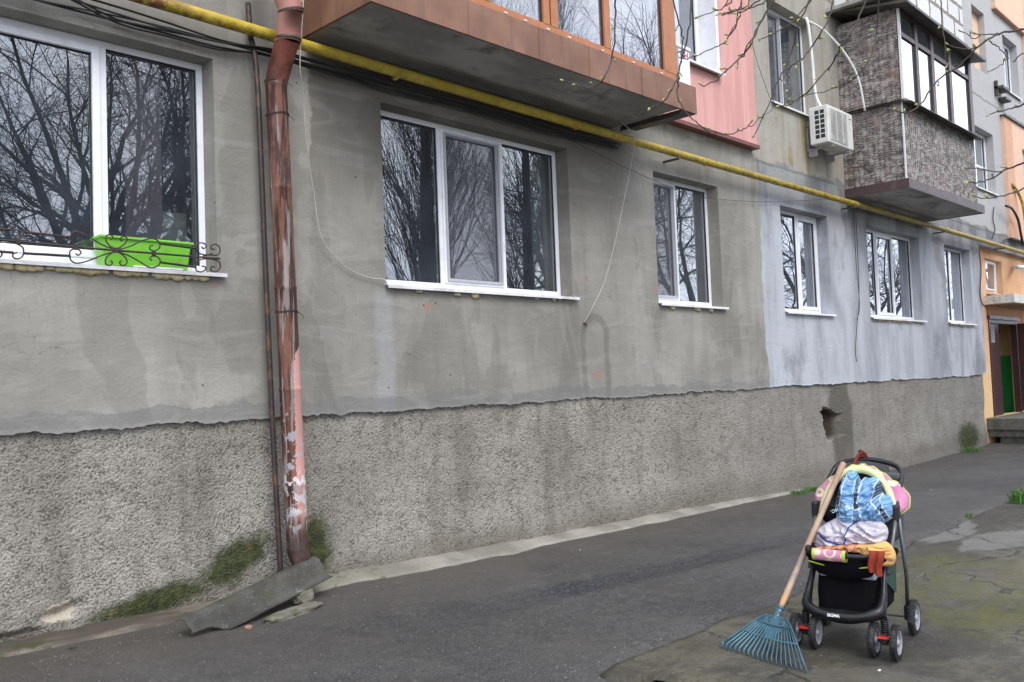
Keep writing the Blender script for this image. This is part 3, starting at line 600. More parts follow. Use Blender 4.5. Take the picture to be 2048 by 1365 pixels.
def mat_slabyard():
    m = M('cracked_mossy_concrete'); X, Y, Z = m.xyz()
    n1 = m.noise(.8, 5, loc=(3,0,0)); c = m.mix(m.mr(n1, .35, .65), (.050,.044,.028), (.115,.103,.068))
    c = m.mix(m.mr(m.noise(2.4, 8, .75), .47, .6, 0, .75), c, (.042,.037,.028))
    c = m.mix(m.mr(m.noise(8, 8, .8, loc=(2,6,0)), .45, .6, 0, .6), c, (.035,.031,.023)); c = m.mix(m.mr(m.noise(12, 8, .8, loc=(7,6,0)), .53, .66, 0, .6), c, (.18,.165,.13))
    wx = m.op('MULTIPLY', m.op('SUBTRACT', X, 5.45), 1/.75); wy = m.op('MULTIPLY', m.op('SUBTRACT', Y, 2.15), 1/.45); wd = m.op('ADD', m.op('SQRT', m.op('ADD', m.op('MULTIPLY', wx, wx), m.op('MULTIPLY', wy, wy))), m.op('MULTIPLY', m.noise(2.5, 6, .7, loc=(1,8,0)), 1.2)); damp_shade = m.mr(wd, 1.75, 1.35)
    c = m.mix(m.op('MULTIPLY', damp_shade, .62), c, (.026,.022,.017))  # damp ground under the pushchair, with its contact shade painted in
    # pale cement smears
    d = m.noise(.6, 6, .55, st=(.7,1.7,1), dist=.5, loc=(1.3,.5,0))
    zone = m.op('MULTIPLY', m.mr(X, 6.6, 7.4), m.mr(X, 14.0, 12.0))
    c = m.mix(m.op('MULTIPLY', m.mr(d, .50, .53, 0, .75, False), zone), c, (.20,.195,.175))
    c = m.mix(m.mr(m.noise(1.1, 6, .6, dist=.6, loc=(6,2,0)), .56, .58, 0, .45, False), c, (.125,.115,.092))
    # moss
    mz = m.op('MULTIPLY', m.mr(X, 5.5, 6.0), m.mr(X, 8.6, 7.4)); mo = m.op('MULTIPLY', m.mr(m.noise(2.2, 8, .75, loc=(0,3,0)), .40, .56), mz)
    c = m.mix(m.op('MULTIPLY', mo, .88), c, m.mix(m.noise(40, 4, .7), (.035,.045,.006), (.13,.12,.018)))
    c = m.mix(m.op('MULTIPLY', m.mr(m.noise(1.3, 6, .7, loc=(9,3,0)), .5, .65), .3), c, (.07,.07,.03))
    # cracks
    wv = m.n('VectorMath', {'operation': 'ADD'}, _0=m.co, _1=m.n('VectorMath', {'operation': 'SCALE'}, _0=m.n('TexNoise', Vector=m.co, Scale=1.7, Detail=9.).outputs[1], _3=.95).outputs[0]).outputs[0]
    cr = m.vor(.6, 'DISTANCE_TO_EDGE', co=wv); cm = m.op('MULTIPLY', m.mr(cr, .004, .015, 1, 0), m.mr(m.noise(.8, 3, loc=(4,4,4)), .38, .5))
    c = m.mix(m.op('MULTIPLY', cm, .85), c, (.012,.011,.009))
    halo = m.op('MULTIPLY', m.mr(cr, .01, .06, .25, 0), m.mr(m.noise(3), .4, .6)); c = m.mix(halo, c, (.14,.13,.11))
    v = m.n('TexVoronoi', Vector=m.co, Scale=22.); cs = m.n('SeparateColor', _0=v.outputs['Color']).outputs
    c = m.mix(m.op('MULTIPLY', m.mr(v.outputs['Distance'], .12, .09, 0, 1), m.mr(cs[0], .92, .93, 0, .8)), c, (.5,.49,.46))
    c = m.mix(m.mr(m.noise(80, 4, .75), .45, .7, 0, .45), c, (.03,.027,.022)); c = m.mix(m.mr(m.noise(110, 3, .7, loc=(1,1,1)), .55, .7, 0, .35), c, (.22,.21,.18))
    h = m.op('SUBTRACT', m.op('ADD', m.noise(7, 6, .65), m.op('MULTIPLY', m.noise(90, 4, .7), .3)), m.op('MULTIPLY', cm, .7))
    return m.pbr(c, m.mr(m.noise(1.2, 4, loc=(2,7,1)), .4, .62, .38, .8), 0, m.bump(h, .7, .02), .45)
def axis(a): 
    return np.array(a)
gx = np.concatenate([[-900,-300,-100,-40,-15,-6,-2], np.arange(0, 14, .06), np.arange(14, 30, .5), [34,45,70,150,400,900]])
gy = np.concatenate([[-900,-300,-100,-40,-20,-10,-5], np.arange(-2, 6.3, .06), [8,20,60,200,600,900]])
XX, YY = np.meshgrid(gx, gy, indexing='ij')
ZZ = gz(XX, YY)+(fbm(XX*.9, YY*1.6, 3, 61)-.5)*.022*(np.abs(XX) < 60)
# shallow groove and the hollow in front of the slab lip
ZZ = ZZ-.014*np.exp(-((YY+.115*XX-5.15)/.12)**2)*sstep(3.4, 5, XX)*sstep(10, 7.6, XX)
inslab = sstep(3.35, 3.05, YY)*sstep(3.2, 3.9, XX)
ZZ = ZZ-.060*inslab
def gridmesh(XX, YY, ZZ, name, mat):
    g = MB(); g.v = np.stack([XX.ravel(), YY.ravel(), ZZ.ravel()], 1).tolist(); ni, nj = XX.shape; idx = np.arange(ni*nj).reshape(ni, nj)
    g.f = np.stack([idx[:-1,:-1].ravel(), idx[1:,:-1].ravel(), idx[1:,1:].ravel(), idx[:-1,1:].ravel()], 1).tolist()
    return tag(g.build(name, mat, smooth=True), kind='structure')
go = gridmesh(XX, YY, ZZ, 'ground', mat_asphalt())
# the old slab yard: raised, ragged edged
us = np.concatenate([np.arange(0, 11, .045), np.arange(11, 26, .5), [30,40,60]]); vs = np.concatenate([[0], np.arange(.002, 5, .045), [5.5,7,9,11]])
U, V_ = np.meshgrid(us, vs, indexing='ij')
x_edge = lambda y: np.interp(y, [-12,1.0,1.9,2.3,2.6,2.9,3.2], [3.9,4.15,4.2,4.1,3.98,3.92,3.86])+(fbm(y*3, y*0+2, 4, 71)-.5)*.16
y_edge = lambda x: 3.22+(fbm(x*1.7, x*0+5, 4, 75)-.5)*.16+.03*np.maximum(0, x-9)
S1 = U; YY = y_edge(3.9+S1)-V_; XX = x_edge(YY)+S1
top = .004+.020*sstep(.02, .5, V_)+(fbm(XX*1.6, YY*1.6, 4, 81)-.5)*.022*sstep(0, .3, V_)+.012*(fbm(XX*7, YY*7, 3, 83)-.5)*sstep(0, .15, V_)
top = top+.030*sstep(.5, 0, S1)*(V_ > .3)
top -= .018; top[0, :] -= .035; XX[0, :] += .02; top[:, 0] -= .03
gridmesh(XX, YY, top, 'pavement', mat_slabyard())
# cement fillet at the foot of the wall
def mat_apron():
    m = M('cement_fillet'); X, Y, Z = m.xyz()
    c = m.mix(m.mr(m.noise(2.2, 5), .35, .65), (.20,.185,.155), (.31,.288,.245))
    d = m.mr(m.op('ADD', X, m.op('MULTIPLY', m.noise(1.5, 4), 1.5)), 6.2, 4.9, 0, .7); c = m.mix(d, c, m.mix(m.noise(3, 5), (.12,.13,.075), (.25,.23,.18)))
    l = m.mr(X, 4.1, 3.7); c = m.mix(l, c, m.mix(m.mr(m.noise(1, 6, .65, st=(1,4,1)), .42, .6), (.075,.062,.048), (.17,.145,.11)))
    c = m.mix(m.mr(m.noise(9, 6, .7), .55, .7, 0, .4), c, (.10,.09,.07)); c = m.mix(m.op('MULTIPLY', m.mr(m.noise(6, 5, .7, loc=(3,3,3)), .55, .65), m.mr(X, 4.9, 4.3)), c, (.05,.06,.02))
    return m.pbr(c, .85, 0, m.bump(m.noise(20, 5, .7), .5, .015), .3)
xs = np.concatenate([np.arange(-3, 1.5, .1), np.arange(1.5, 12.4, .03)]); P = []
for x in xs:
    wd = np.interp(x, [-3,1.6,3.9,4.3,8,10.5,12,12.4], [.26,.25,.26,.25,.19,.12,.08,.02])*(1+.5*(float(fbm(x*2.3, 3., 4, 91))-.5)); ht = np.interp(x, [1,3.6,4.4,9,12.4], [.025,.025,.05,.04,.01])*(1+.5*(float(fbm(x*5, 7., 3, 93))-.5))
    g0 = float(gz(x, 6.2)); row = []
    for k, t in enumerate((0, .15, .35, .6, .85, .97, 1.0)):
        y = 6.23-t*(wd+.03); z = float(gz(x, y))+ht*(1-t**1.6)*(1 if t < 1 else 0)+(.016 if t < 1 else -.02)+.008*(float(fbm(x*9, y*9, 2, 95))-.5)
        row.append(Vector((x, y, z)))
    P.append(row)
tag(MB().grid(P).build('kerb_strip', mat_apron(), smooth=True), kind='structure')
# entrance landing and step
s = empty('entrance_steps', (22, 5.5, 0), 'low mossy concrete steps leading up to the burgundy entrance door', 'steps')
CON = simple('mossy_step_concrete', (.13,.125,.105), .9, var=.2, bump=.5, bd=.01, dirt=(.045,.06,.02,.7), dsc=4)
MB().box((21.42,4.2,.20),(26,6.297,.455), .012).build('landing', CON, s); MB().box((21.62,4.0,-.2),(26,6.1,.17), .012).build('step', CON, s)
MB().box((21.5,4.3,.05),(25.9,6.29,.21)).build('riser', CON, s)
# ---------------------------------------------------------------- pipes on the wall
def mat_downpipe():
    m = M('rusty_painted_downpipe'); m.co = m.mul(m.co, (1,1,1), (3.74,5.97,.2)); X, Y, Z = m.xyz()
    c = m.mix(m.mr(m.noise(3, 4), .35, .65), (.145,.058,.038), (.225,.10,.068))
    s1 = m.noise(1, 5, .65, st=(22,22,2.2)); c = m.mix(m.mr(s1, .47, .55, 0, .92, False), c, (.05,.022,.016))
    s2 = m.noise(1, 5, .6, st=(26,26,1.6), loc=(5,5,3)); c = m.mix(m.op('MULTIPLY', m.mr(s2, .55, .60, 0, .8), m.mr(Z, 4.0, 3.8)), c, (.30,.275,.26))
    t = m.op('SUBTRACT', m.op('MULTIPLY', m.op('SUBTRACT', X, 3.74), .85), m.op('MULTIPLY', m.op('SUBTRACT', Y, 5.97), .53))
    tn = m.op('ADD', t, m.op('MULTIPLY', m.op('SUBTRACT', m.noise(1, 4, .7, st=(9,9,38)), .5), .05))
    pk = m.op('MULTIPLY', m.mr(tn, .012, .016, 0, 1, False), m.mr(m.op('ADD', Z, m.op('MULTIPLY', tn, -3.)), 1.80, 1.78, 0, 1, False)); pk = m.op('MULTIPLY', pk, m.mr(Z, .62, .72))
    c = m.mix(m.op('MULTIPLY', pk, .95), c, (.60,.31,.27))
    wm_ = m.noise(11, 4, .6, loc=(2,0,0)); wz = m.op('MULTIPLY', m.mr(Z, 1.05, .95), m.mr(Z, .62, .72)); c = m.mix(m.op('MULTIPLY', m.mr(wm_, .47, .50, 0, .9, False), wz), c, (.66,.63,.62))
    c = m.mix(m.op('MULTIPLY', m.mr(m.noise(14, 4, .6, loc=(7,0,0)), .58, .60, 0, .8, False), m.mr(Z, 1.6, 1.4)), c, (.38,.40,.42))
    c = m.mix(m.mr(m.op('ADD', Z, m.op('MULTIPLY', s1, .3)), .78, .60, 0, .85), c, (.035,.02,.015))
    up = m.mr(Z, 4.26, 4.28); c = m.mix(up, c, m.mix(m.mr(m.noise(2.5, 4), .4, .65), (.36,.165,.13), (.42,.21,.175)))
    dk = m.op('MULTIPLY', m.mr(Z, 3.99, 4.0), m.mr(Z, 4.275, 4.265)); c = m.mix(dk, c, m.mix(m.mr(m.noise(7, 4), .4, .6), (.08,.022,.014), (.17,.05,.03)))
    return m.pbr(c, .5, 0, m.bump(m.op('ADD', s1, m.noise(30, 3)), .35, .006), .4)
DPM = mat_downpipe(); WIRE = simple('rusty_wire', (.06,.035,.025), .7)
dp = empty('drainpipe', (3.74, 5.97, .2), 'rusty red-brown drainpipe with a pink painted stripe low down', 'drainpipe')
R_ = .083
def dpx(z): return 3.74-(z-.78)*.0222
def dpy(z): return 5.965+(z-.78)*.003
zs_ = [.40, .92, 1.64, 2.41, 3.18, 3.98]
for i in range(5):
    a, b = zs_[i], zs_[i+1]; mb = MB()
    pr = [(a, R_*.955), (a+.02, R_*.96), (b-.03, R_*.985), (b-.026, R_*1.015), (b-.01, R_*1.02), (b, R_*1.01), (b, R_*.95)]
    mb.tube([(dpx(z), dpy(z), z) for z, r in pr], [r for z, r in pr], 28, cap=False); autosmooth(mb.build('pipe_section', DPM, dp), 50)
MB().tube([(dpx(3.96),5.975,3.96),(3.675,5.965,4.02),(3.70,5.86,4.27),(3.70,5.84,4.30)], [R_*.98,R_*1.02,R_*1.08,R_*1.1], 28, cap=False).build('elbow', DPM, dp, smooth=True)
MB().tube([(3.705,5.845,4.275),(3.71,5.815,4.50),(3.71,5.812,4.51)], [R_*1.13,R_*1.09,R_*1.12], 28, cap=False).build('elbow', DPM, dp, smooth=True)
MB().tube([(3.712,5.81,4.49),(3.70,5.81,4.56),(3.62,5.86,4.74),(3.55,5.9,4.90),(3.54,5.92,5.3),(3.54,5.93,9.)], [R_*1.14,R_*1.12,R_*1.08,R_*1.05,R_,R_], 28, cap=False).build('elbow', DPM, dp, smooth=True)
MB().tube([(3.70,5.83,4.285),(3.70,5.829,4.30)], [R_*1.18,R_*1.18], 28).build('seam', TIN, dp); MB().tube([(3.712,5.808,4.50),(3.709,5.808,4.512)], [R_*1.2,R_*1.2], 28).build('seam', TIN, dp)
# crushed outlet shoe
P = []
for k in range(9):
    t = k/8; row = []
    for j in range(29):
        a = 2*pi*j/28; rx = R_*(1-.05*t); ry = R_*(1-.55*t*t); wob = .010*t*sin(3*a+5*t)+.012*t*sin(5*a+2)
        row.append(Vector((3.748+.01*t+(rx+wob)*cos(a)+.02*t, 5.962-.02*t+(ry+wob)*sin(a)-.02*t*t, .415-.20*t-.03*t*cos(a))))
    P.append(row)
MB().grid(P).build('outlet', simple('dark_rusted_outlet', (.05,.025,.018), .6, var=.3, bump=.5, dirt=(.015,.012,.012,.8)), dp, smooth=True)
wr = MB()
for z, tilt in ((3.73, .3), (2.21, .05), (3.99, .2)):
    for q in (0, .008):
        wr.tube([(dpx(z)+R_*1.04*cos(a), dpy(z)+R_*1.04*sin(a), z+q+tilt*.03*cos(a)+.004*sin(3*a)) for a in np.linspace(0, 2*pi, 25)], .0028, 5)
    wr.tube([(dpx(z)+R_*.9, dpy(z)-R_*.55, z), (dpx(z)+R_*1.25, dpy(z)-R_*.8, z-.03), (dpx(z)+R_*1.1, dpy(z)-R_, z-.05)], .0025, 5)
wr.build('tie_wire', WIRE, dp)
# thin dark conduit left of it
cp_ = MB(); pts = [(3.53,6.12,4.62),(3.545,6.12,4.36),(3.56,6.12,4.30),(3.585,6.10,3.95),(3.615,6.10,2.5),(3.64,6.09,1.2),(3.66,6.07,.3),(3.66,6.07,.12)]
cp_.tube(spline(pts, 4), .021, 12); o = cp_.build('conduit', simple('dark_rusty_conduit', (.035,.022,.02), .5, dirt=(.14,.07,.03,.7), dsc=9), smooth=True); tag(o, 'thin dark rusty conduit running up close beside the drainpipe', 'conduit')
# yellow gas pipe
def mat_gas():
    m = M('yellow_gas_pipe_paint'); m.co = m.mul(m.co, (1,1,1), (0,6.05,4.36)); X, Y, Z = m.xyz(); c = m.mix(m.mr(m.noise(2, 4), .35, .65), (.42,.30,.02), (.53,.40,.05))
    g = m.op('MULTIPLY', m.mr(m.noise(16, 7, .8), .42, .60), m.mr(Z, 4.43, 4.30)); c = m.mix(m.op('MULTIPLY', g, m.mr(X, 3.5, 3.9, .95, .45)), c, (.045,.042,.015))
    c = m.mix(m.op('MULTIPLY', m.mr(m.noise(6, 5, .7, loc=(3,0,0)), .45, .6), m.mr(X, 3.2, 2.7)), c, (.15,.055,.03))
    c = m.mix(m.mr(m.noise(4, 6, .7, loc=(9,0,0)), .56, .66, 0, .55), c, (.20,.15,.04)); c = m.mix(m.op('MULTIPLY', m.mr(X, 8.5, 10), m.mr(m.noise(14, 5, .7), .42, .6, 0, .6)), c, (.10,.085,.04))
    return m.pbr(c, .5, 0, m.bump(m.noise(40, 4, .7), .5, .004), .4)
GAS = mat_gas()
gp = empty('gas_pipe', (0, 6.05, 4.36), 'long yellow gas pipe along the facade under the balconies', 'pipe')
yg = 6.035
MB().tube([(-3,yg,4.385),(2.0,yg,4.39),(3.7,yg,4.375),(6,yg,4.36),(8.5,yg,4.345),(12,yg,4.34),(16,yg,4.335),(21,yg,4.32),(24.4,yg,4.30),(36,yg,4.28)], .046, 20).build('pipe_run', GAS, gp, smooth=True)
k = MB()
for x, hw in ((4.9,.006),(7.35,.006),(9.9,.006),(14.45,.09),(18.75,.09),(22.6,.006)): MB().tube([(x-hw,yg,4.345-.0006*x),(x+hw,yg,4.345-.0006*x)], .050, 20).build('weld_seam', GAS, gp)
k = MB()
for x in (1.2, 9.2, 14.3, 18.5, 22.4): MB().box((x,yg-.06,4.250),(x+.03,YW+.02,4.272)).box((x,yg-.067,4.252),(x+.03,yg-.0605,4.30)).build('bracket', TIN, gp)
MB().tube(spline([(24.35,yg,4.32),(24.33,5.98,4.36),(24.3,5.98,4.7),(24.25,6.0,5.4),(24.1,6.05,5.75),(23.8,6.1,5.95)], 5), .035, 12).build('riser_pipe', GAS, gp, smooth=True)
# ---------------------------------------------------------------- cables and wires
BLK = simple('black_cable', (.012,.012,.013), .5); GRYW = simple('pale_grey_wire', (.46,.44,.39), .6)
for i in range(6):
    pts = []; rr = random.Random(40+i)
    for x in np.linspace(-.5, 8.2, 24):
        pts.append((x, 6.10+.012*i-.03*(i % 2), 4.290-.022*i*(1 if x < 3.6 else .45)+.03*sin(x*1.3+i)*(x < 3.4)+.012*sin(x*3+2*i)+(.09 if x < 2.2 and i > 3 else 0)))
    o = MB().tube(spline(pts, 3), rr.uniform(.006,.010), 6).build('black_cable', BLK, smooth=True)
    tag(o, 'black cable of the bundle strung just under the yellow gas pipe', 'cable', 'cables under the gas pipe')
def wire(name, pts, r, mat, lab, cat='wire', k=8): return tag(MB().tube(spline(pts, k), r, 6).build(name, mat, smooth=True), lab, cat)
def wp(l, y): return [W(a, b, y if not isinstance(y, list) else y[i]) for i, (a, b) in enumerate(l)]
wire('hanging_wire', [(3.83,5.80,4.9),(3.80,5.77,4.6)]+wp([(600,125),(606,185),(612,280),(628,390),(641,470),(670,515),(705,543),(740,556),(768,560),(775,572)], [5.82,5.92,6.02,6.10,6.14,6.16,6.17,6.17,6.16,6.17]), .0045, GRYW, 'pale wire sagging from the drainpipe elbow to the corner of the sill')
wire('hanging_wire', [(7.98,5.9,4.47)]+wp([(1268,275),(1262,330),(1248,400),(1231,480),(1210,560),(1185,615),(1168,645)], [5.95,5.98,6.02,6.08,6.12,6.15,6.185]), .0042, GRYW, 'pale wire dropping from the orange balcony to a fixing below the windows')
wire('thin_black_wire', wp([(1040,250),(1110,268),(1180,300),(1250,335),(1310,362),(1380,390),(1450,400),(1530,404),(1600,402),(1690,396)], [6.1,6.12,6.14,6.15,6.15,6.16,6.16,6.16,6.15,6.12]), .003, BLK, 'thin dark wire crossing the facade above the two-light windows')
wire('thin_black_wire', wp([(1712,430),(1716,520),(1718,600),(1714,650),(1711,700),(1713,724)], 6.16), .006, BLK, 'dark wire hanging free between the first two windows of the blue-grey wall')
wire('thin_black_wire', wp([(1707,425),(1712,520),(1719,610),(1714,640)], 6.15), .005, BLK, 'shorter dark wire hanging beside the longer one on the blue-grey wall')
wire('thin_black_wire', wp([(1495,40),(1510,110),(1530,170),(1545,215),(1530,230)], 6.12), .004, BLK, 'thin dark wire looping down left of the upper window near the air conditioner')
wire('wall_cable', wp([(1958,500),(1962,540),(1960,590),(1966,610),(1974,618),(1976,640)], 6.17), .012, BLK, 'dark cable running down the corner beside the entrance canopy', 'cable')
wire('wall_cable', wp([(1958,478),(1972,485),(1990,492),(2003,488),(2014,478),(2040,474)], 6.14), .018, BLK, 'tangled dark cable above the small window over the canopy', 'cable')
wire('wall_cable', wp([(2012,412),(2024,418),(2036,440),(2042,470),(2046,490)], 6.0), .03, BLK, 'thick dark cable bundle arching down the peach panel', 'cable')
wire('wall_cable', wp([(1988,415),(1986,440),(1990,460),(1984,478)], 6.17), .012, BLK, 'short dark cable under the upper window at right', 'cable')
wire('bent_fitting', [W(2030,535,6.25), W(2036,535,5.9), W(2060,535,5.8)], .05, SILLM, 'white stub of pipe above the canopy at the right edge', 'pipe')
# small screw eye where the pale wire ends
a = W(1168,648,6.2); o = MB().tube([(a.x,6.21,a.z),(a.x,6.17,a.z),(a.x-.004,6.165,a.z-.03)], .010, 8).build('wall_hook', WIRE); tag(o, 'small rusty hook in the wall holding the end of the pale wire', 'hook')
# ---------------------------------------------------------------- wrought iron rail in front of the left window
RI_M = simple('brown_wrought_iron', (.030,.018,.015), .55, var=.3, dirt=(.10,.05,.035,.5), dsc=14)
wr = empty('window_railing', (2.2, 6.1, 2.6), 'low brown wrought-iron scroll railing in front of the left window', 'railing')
zk = 620/1410.
def Q(l, y=6.09): return [W(a*zk, b*zk, y) for a, b in l]
MB().tube(Q([(-330,1062),(0,1092),(320,1122),(528,1140),(700,1153),(1000,1178)]), .008, 6).build('rail', RI_M, wr)
def twist(l):
    a, b = Q(l); mb = MB(); n = 60; d = (b-a).normalized(); s = d.orthogonal().normalized(); t = d.cross(s)
    for ph in (0, pi/2*1.0, pi, 3*pi/2): mb.tube([a+(b-a)*(i/n)+(s*cos(ph+i*.42)+t*sin(ph+i*.42))*.005 for i in range(n+1)], .0042, 5)
    mb.build('twisted_bar', RI_M, wr, smooth=True)
for l in (((108,1056),(322,1081)), ((108,1153),(318,1165)), ((728,1109),(892,1131)), ((728,1194),(890,1216)), ((-130,1030),(50,1048)), ((-130,1135),(60,1150))): twist(l)
sc_ = [[(50,1048),(55,1036),(75,1030),(98,1038),(108,1056),(100,1078),(80,1086),(66,1078)], [(108,1153),(104,1128),(80,1112),(40,1100)], [(108,1153),(98,1172),(74,1178),(58,1168),(62,1154),(78,1150)], [(-40,1135),(-10,1138),(8,1150),(4,1168),(-14,1172)],
 [(322,1081),(326,1062),(345,1053),(366,1058),(400,1076),(460,1112),(528,1138)], [(322,1081),(322,1100),(338,1112),(360,1108),(370,1094),(360,1084),(350,1092)],
 [(318,1165),(322,1184),(342,1197),(368,1196),(405,1186),(460,1164),(528,1142)], [(318,1165),(318,1146),(334,1134),(358,1137),(368,1150),(356,1162),(344,1154)],
 [(528,1138),(590,1122),(640,1098),(680,1087),(708,1090),(727,1109),(722,1132),(700,1142),(682,1134),(684,1120),(696,1118)],
 [(528,1142),(590,1166),(640,1194),(676,1216),(702,1218),(724,1204),(728,1184),(714,1168),(692,1166),(682,1178),(692,1186)],
 [(528,1136),(498,1118),(482,1095),(484,1074),(500,1068),(514,1080),(504,1092)], [(528,1136),(560,1116),(577,1096),(574,1080),(556,1077),(546,1090),(556,1098)],
 [(528,1142),(496,1160),(480,1182),(482,1202),(500,1208),(512,1196),(502,1186)], [(528,1142),(562,1164),(577,1186),(572,1204),(554,1208),(544,1194),(554,1186)],
 [(892,1131),(892,1115),(908,1106),(930,1109),(938,1122),(926,1132),(916,1124)], [(892,1131),(894,1146),(920,1158),(960,1162),(990,1160),(1001,1142),(996,1122),(978,1112),(960,1120),(962,1134),(976,1134)],
 [(890,1216),(894,1232),(914,1238),(934,1228),(932,1214),(918,1212)], [(890,1216),(896,1192),(920,1180),(962,1180),(994,1190),(1002,1208),(996,1228),(976,1238),(958,1228),(962,1214),(976,1216)]]
for l in sc_: MB().tube(spline(Q(l), 5), .0052, 6).build('scroll', RI_M, wr, smooth=True)
mb = MB()
for px, py in ((345,1126),(528,1139),(700,1153),(80,1099)):
    a = W(px*zk, py*zk, 6.085); mb.box((a.x-.012,a.y-.012,a.z-.018),(a.x+.012,a.y+.012,a.z+.018), .004)
mb.build('collar', RI_M, wr)
a = W(965*zk,1155*zk,6.09); MB().tube([(a.x,6.09,a.z),(a.x,6.22,a.z)], .006, 6).build('bracket', RI_M, wr)
# green flower box
fb = empty('flower_box', (2.75, 6.22, 2.51), 'bright green plastic flower box on the left window sill', 'planter')
m = M('lime_green_plastic'); LIME = m.pbr(m.mix(m.mr(m.noise(7, 7, .75), .48, .66, 0, .45), m.mix(m.noise(3), (.16,.50,.03), (.20,.55,.05)), (.12,.26,.04)), .45, 0, None, .5, Subsurface_Weight=.0)
def tro(x0,x1,y0,y1,z0,z1,tp):
    return [(x0+tp,y0+.02,z0),(x1-tp,y0+.02,z0),(x1-tp,y1-.02,z0),(x0+tp,y1-.02,z0),(x0,y0,z1),(x1,y0,z1),(x1,y1,z1),(x0,y1,z1)]
bx = MB(); bx.add(tro(2.425,3.055,6.18,6.335,2.515,2.705,.022), [(0,3,2,1),(0,1,5,4),(1,2,6,5),(2,3,7,6),(3,0,4,7)]); bx.add(tro(2.435,3.045,6.19,6.325,2.525,2.705,.022), [(0,1,2,3),(0,4,5,1),(1,5,6,2),(2,6,7,3),(3,7,4,0)])
bx.build('box', LIME, fb)
r = MB(); y0,y1,x0,x1 = 6.165,6.348,2.405,3.072
r.box((x0,y0,2.70),(x1,y0+.02,2.717),.004); r.box((x0,y1-.02,2.70),(x1,y1,2.717),.004); r.box((x0,y0+.018,2.70),(x0+.022,y1-.018,2.717),.004); r.box((x1-.022,y0+.018,2.70),(x1,y1-.018,2.717),.004); r.build('rim', LIME, fb)
MB().box((2.445,6.20,2.62),(3.035,6.315,2.66)).build('soil', simple('potting_soil', (.03,.02,.015), .95, bump=.8, bd=.02), fb)
MB().box((2.64,6.19,2.513),(3.0,6.33,2.524), .003).build('saucer', PVC, fb)
# box and curtain standing inside the left window
o = MB().box((3.03,6.62,2.55),(3.24,6.78,3.02)).build('storage_box', simple('grey_green_box', (.30,.33,.27), .7)); tag(o, 'pale grey-green box standing inside the left window pane', 'box')
# ---------------------------------------------------------------- broken piece of roofing sheet under the pipe
def mat_slate():
    m = M('asbestos_cement_sheet'); X, Y, Z = m.xyz(); c = m.mix(m.mr(m.noise(4, 5, .65), .35, .65), (.042,.040,.034), (.078,.075,.064))
    c = m.mix(m.mr(m.noise(7, 5, .7, loc=(4,0,0)), .5, .65, 0, .6), c, (.065,.06,.035)); c = m.mix(m.mr(m.noise(70, 3), .62, .7, 0, .4), c, (.3,.3,.29)); 
    return m.pbr(c, .75, 0, m.bump(m.noise(35, 5, .7), .5, .008), .4)
A = Vector((2.64,5.53,.12)); Bq = Vector((3.87,5.90,.275)); ax_ = (Bq-A).normalized(); cr_ = Vector((.22,-.80,-.30)).normalized(); cr_ = (cr_-ax_*cr_.dot(ax_)).normalized(); nn = cr_.cross(ax_)*-1
if nn.z < 0: nn = -nn
P = []; nL = 60; nW = 26
for side in (0, 1):
    rows = []
    for i in range(nL+1):
        row = []
        for j in range(nW+1):
            s_ = -.09+.25*j/nW; t = i/nL; Lx = (Bq-A).length; e0 = .03*(float(fbm(j*.35, 2., 3, 101))-.5)
            if j > nW*.62: e0 += .26*((j/nW-.62)/.38)**.25*(1 if True else 0)
            tt = e0*(1-t)+t*(Lx+.03*(float(fbm(j*.4, 9., 3, 103))-.5)); prof = .045*cos(2*pi*(s_+.02)/.30)
            sx = s_+.008*(float(fbm(i*.25, 4., 3, 105))-.5)*(j in (0, nW))
            row.append(A+ax_*tt+cr_*sx+nn*(prof+.02-.008*side))
        rows.append(row)
    P.append(rows)
mb = MB(); mb.grid(P[0]); mb.grid([r[::-1] for r in P[1]])
n0 = (nL+1)*(nW+1); w_ = nW+1
for j in range(nW): mb.f.append((j, j+1, n0+nW-j-1, n0+nW-j)); q = nL*w_; mb.f.append((q+j+1, q+j, n0+q+nW-j, n0+q+nW-j-1))
for i in range(nL): mb.f.append((i*w_, (i+1)*w_, n0+(i+1)*w_+nW, n0+i*w_+nW)[::-1]); mb.f.append((i*w_+nW, (i+1)*w_+nW, n0+(i+1)*w_, n0+i*w_))
o = mb.build('roofing_sheet', mat_slate(), fix=True); autosmooth(o, 35); tag(o, 'broken grey corrugated roofing sheet leaning as a spout under the drainpipe', 'roofing sheet')
def rock(name, c, s, seed, mat, lab, cat='rubble', group=None, rot=0):
    bm = bmesh.new(); bmesh.ops.create_icosphere(bm, subdivisions=3, radius=1); rr = random.Random(seed); of = rr.uniform(0, 50)
    for v in bm.verts:
        d = v.co.normalized(); k = 1+.55*(float(fbm(d.x*2+of+d.z*1.3, d.y*2+of-d.z, 3, seed))-.5)
        q = Vector((max(-.8,min(.8,d.x))*k*s[0], max(-.8,min(.8,d.y))*k*s[1], max(-.6,min(.6,d.z))*k*s[2])); v.co = Matrix.Rotation(rot, 3, 'Z') @ q + Vector(c)
    o = MB().frombm(bm).build(name, mat, smooth=False); return tag(o, lab, cat, group)
RK = simple('lichen_cement_lump', (.17,.16,.12), .9, var=.2, bump=.8, bd=.015, dirt=(.06,.07,.02,.8), dsc=9)
rock('cement_lump', (3.42,5.52,.075), (.30,.075,.035), 3, RK, 'long flat lump of cement lying under the leaning roofing sheet', rot=.25)
rock('cement_lump', (3.62,5.72,.12), (.09,.07,.08), 5, RK, 'small mossy cement lump wedged behind the long one under the sheet')
rock('brick_chip', (3.02,5.42,.075), (.03,.02,.015), 9, simple('orange_brick_chip', (.30,.16,.10), .9), 'tiny orange brick chip in front of the roofing sheet', 'chip')
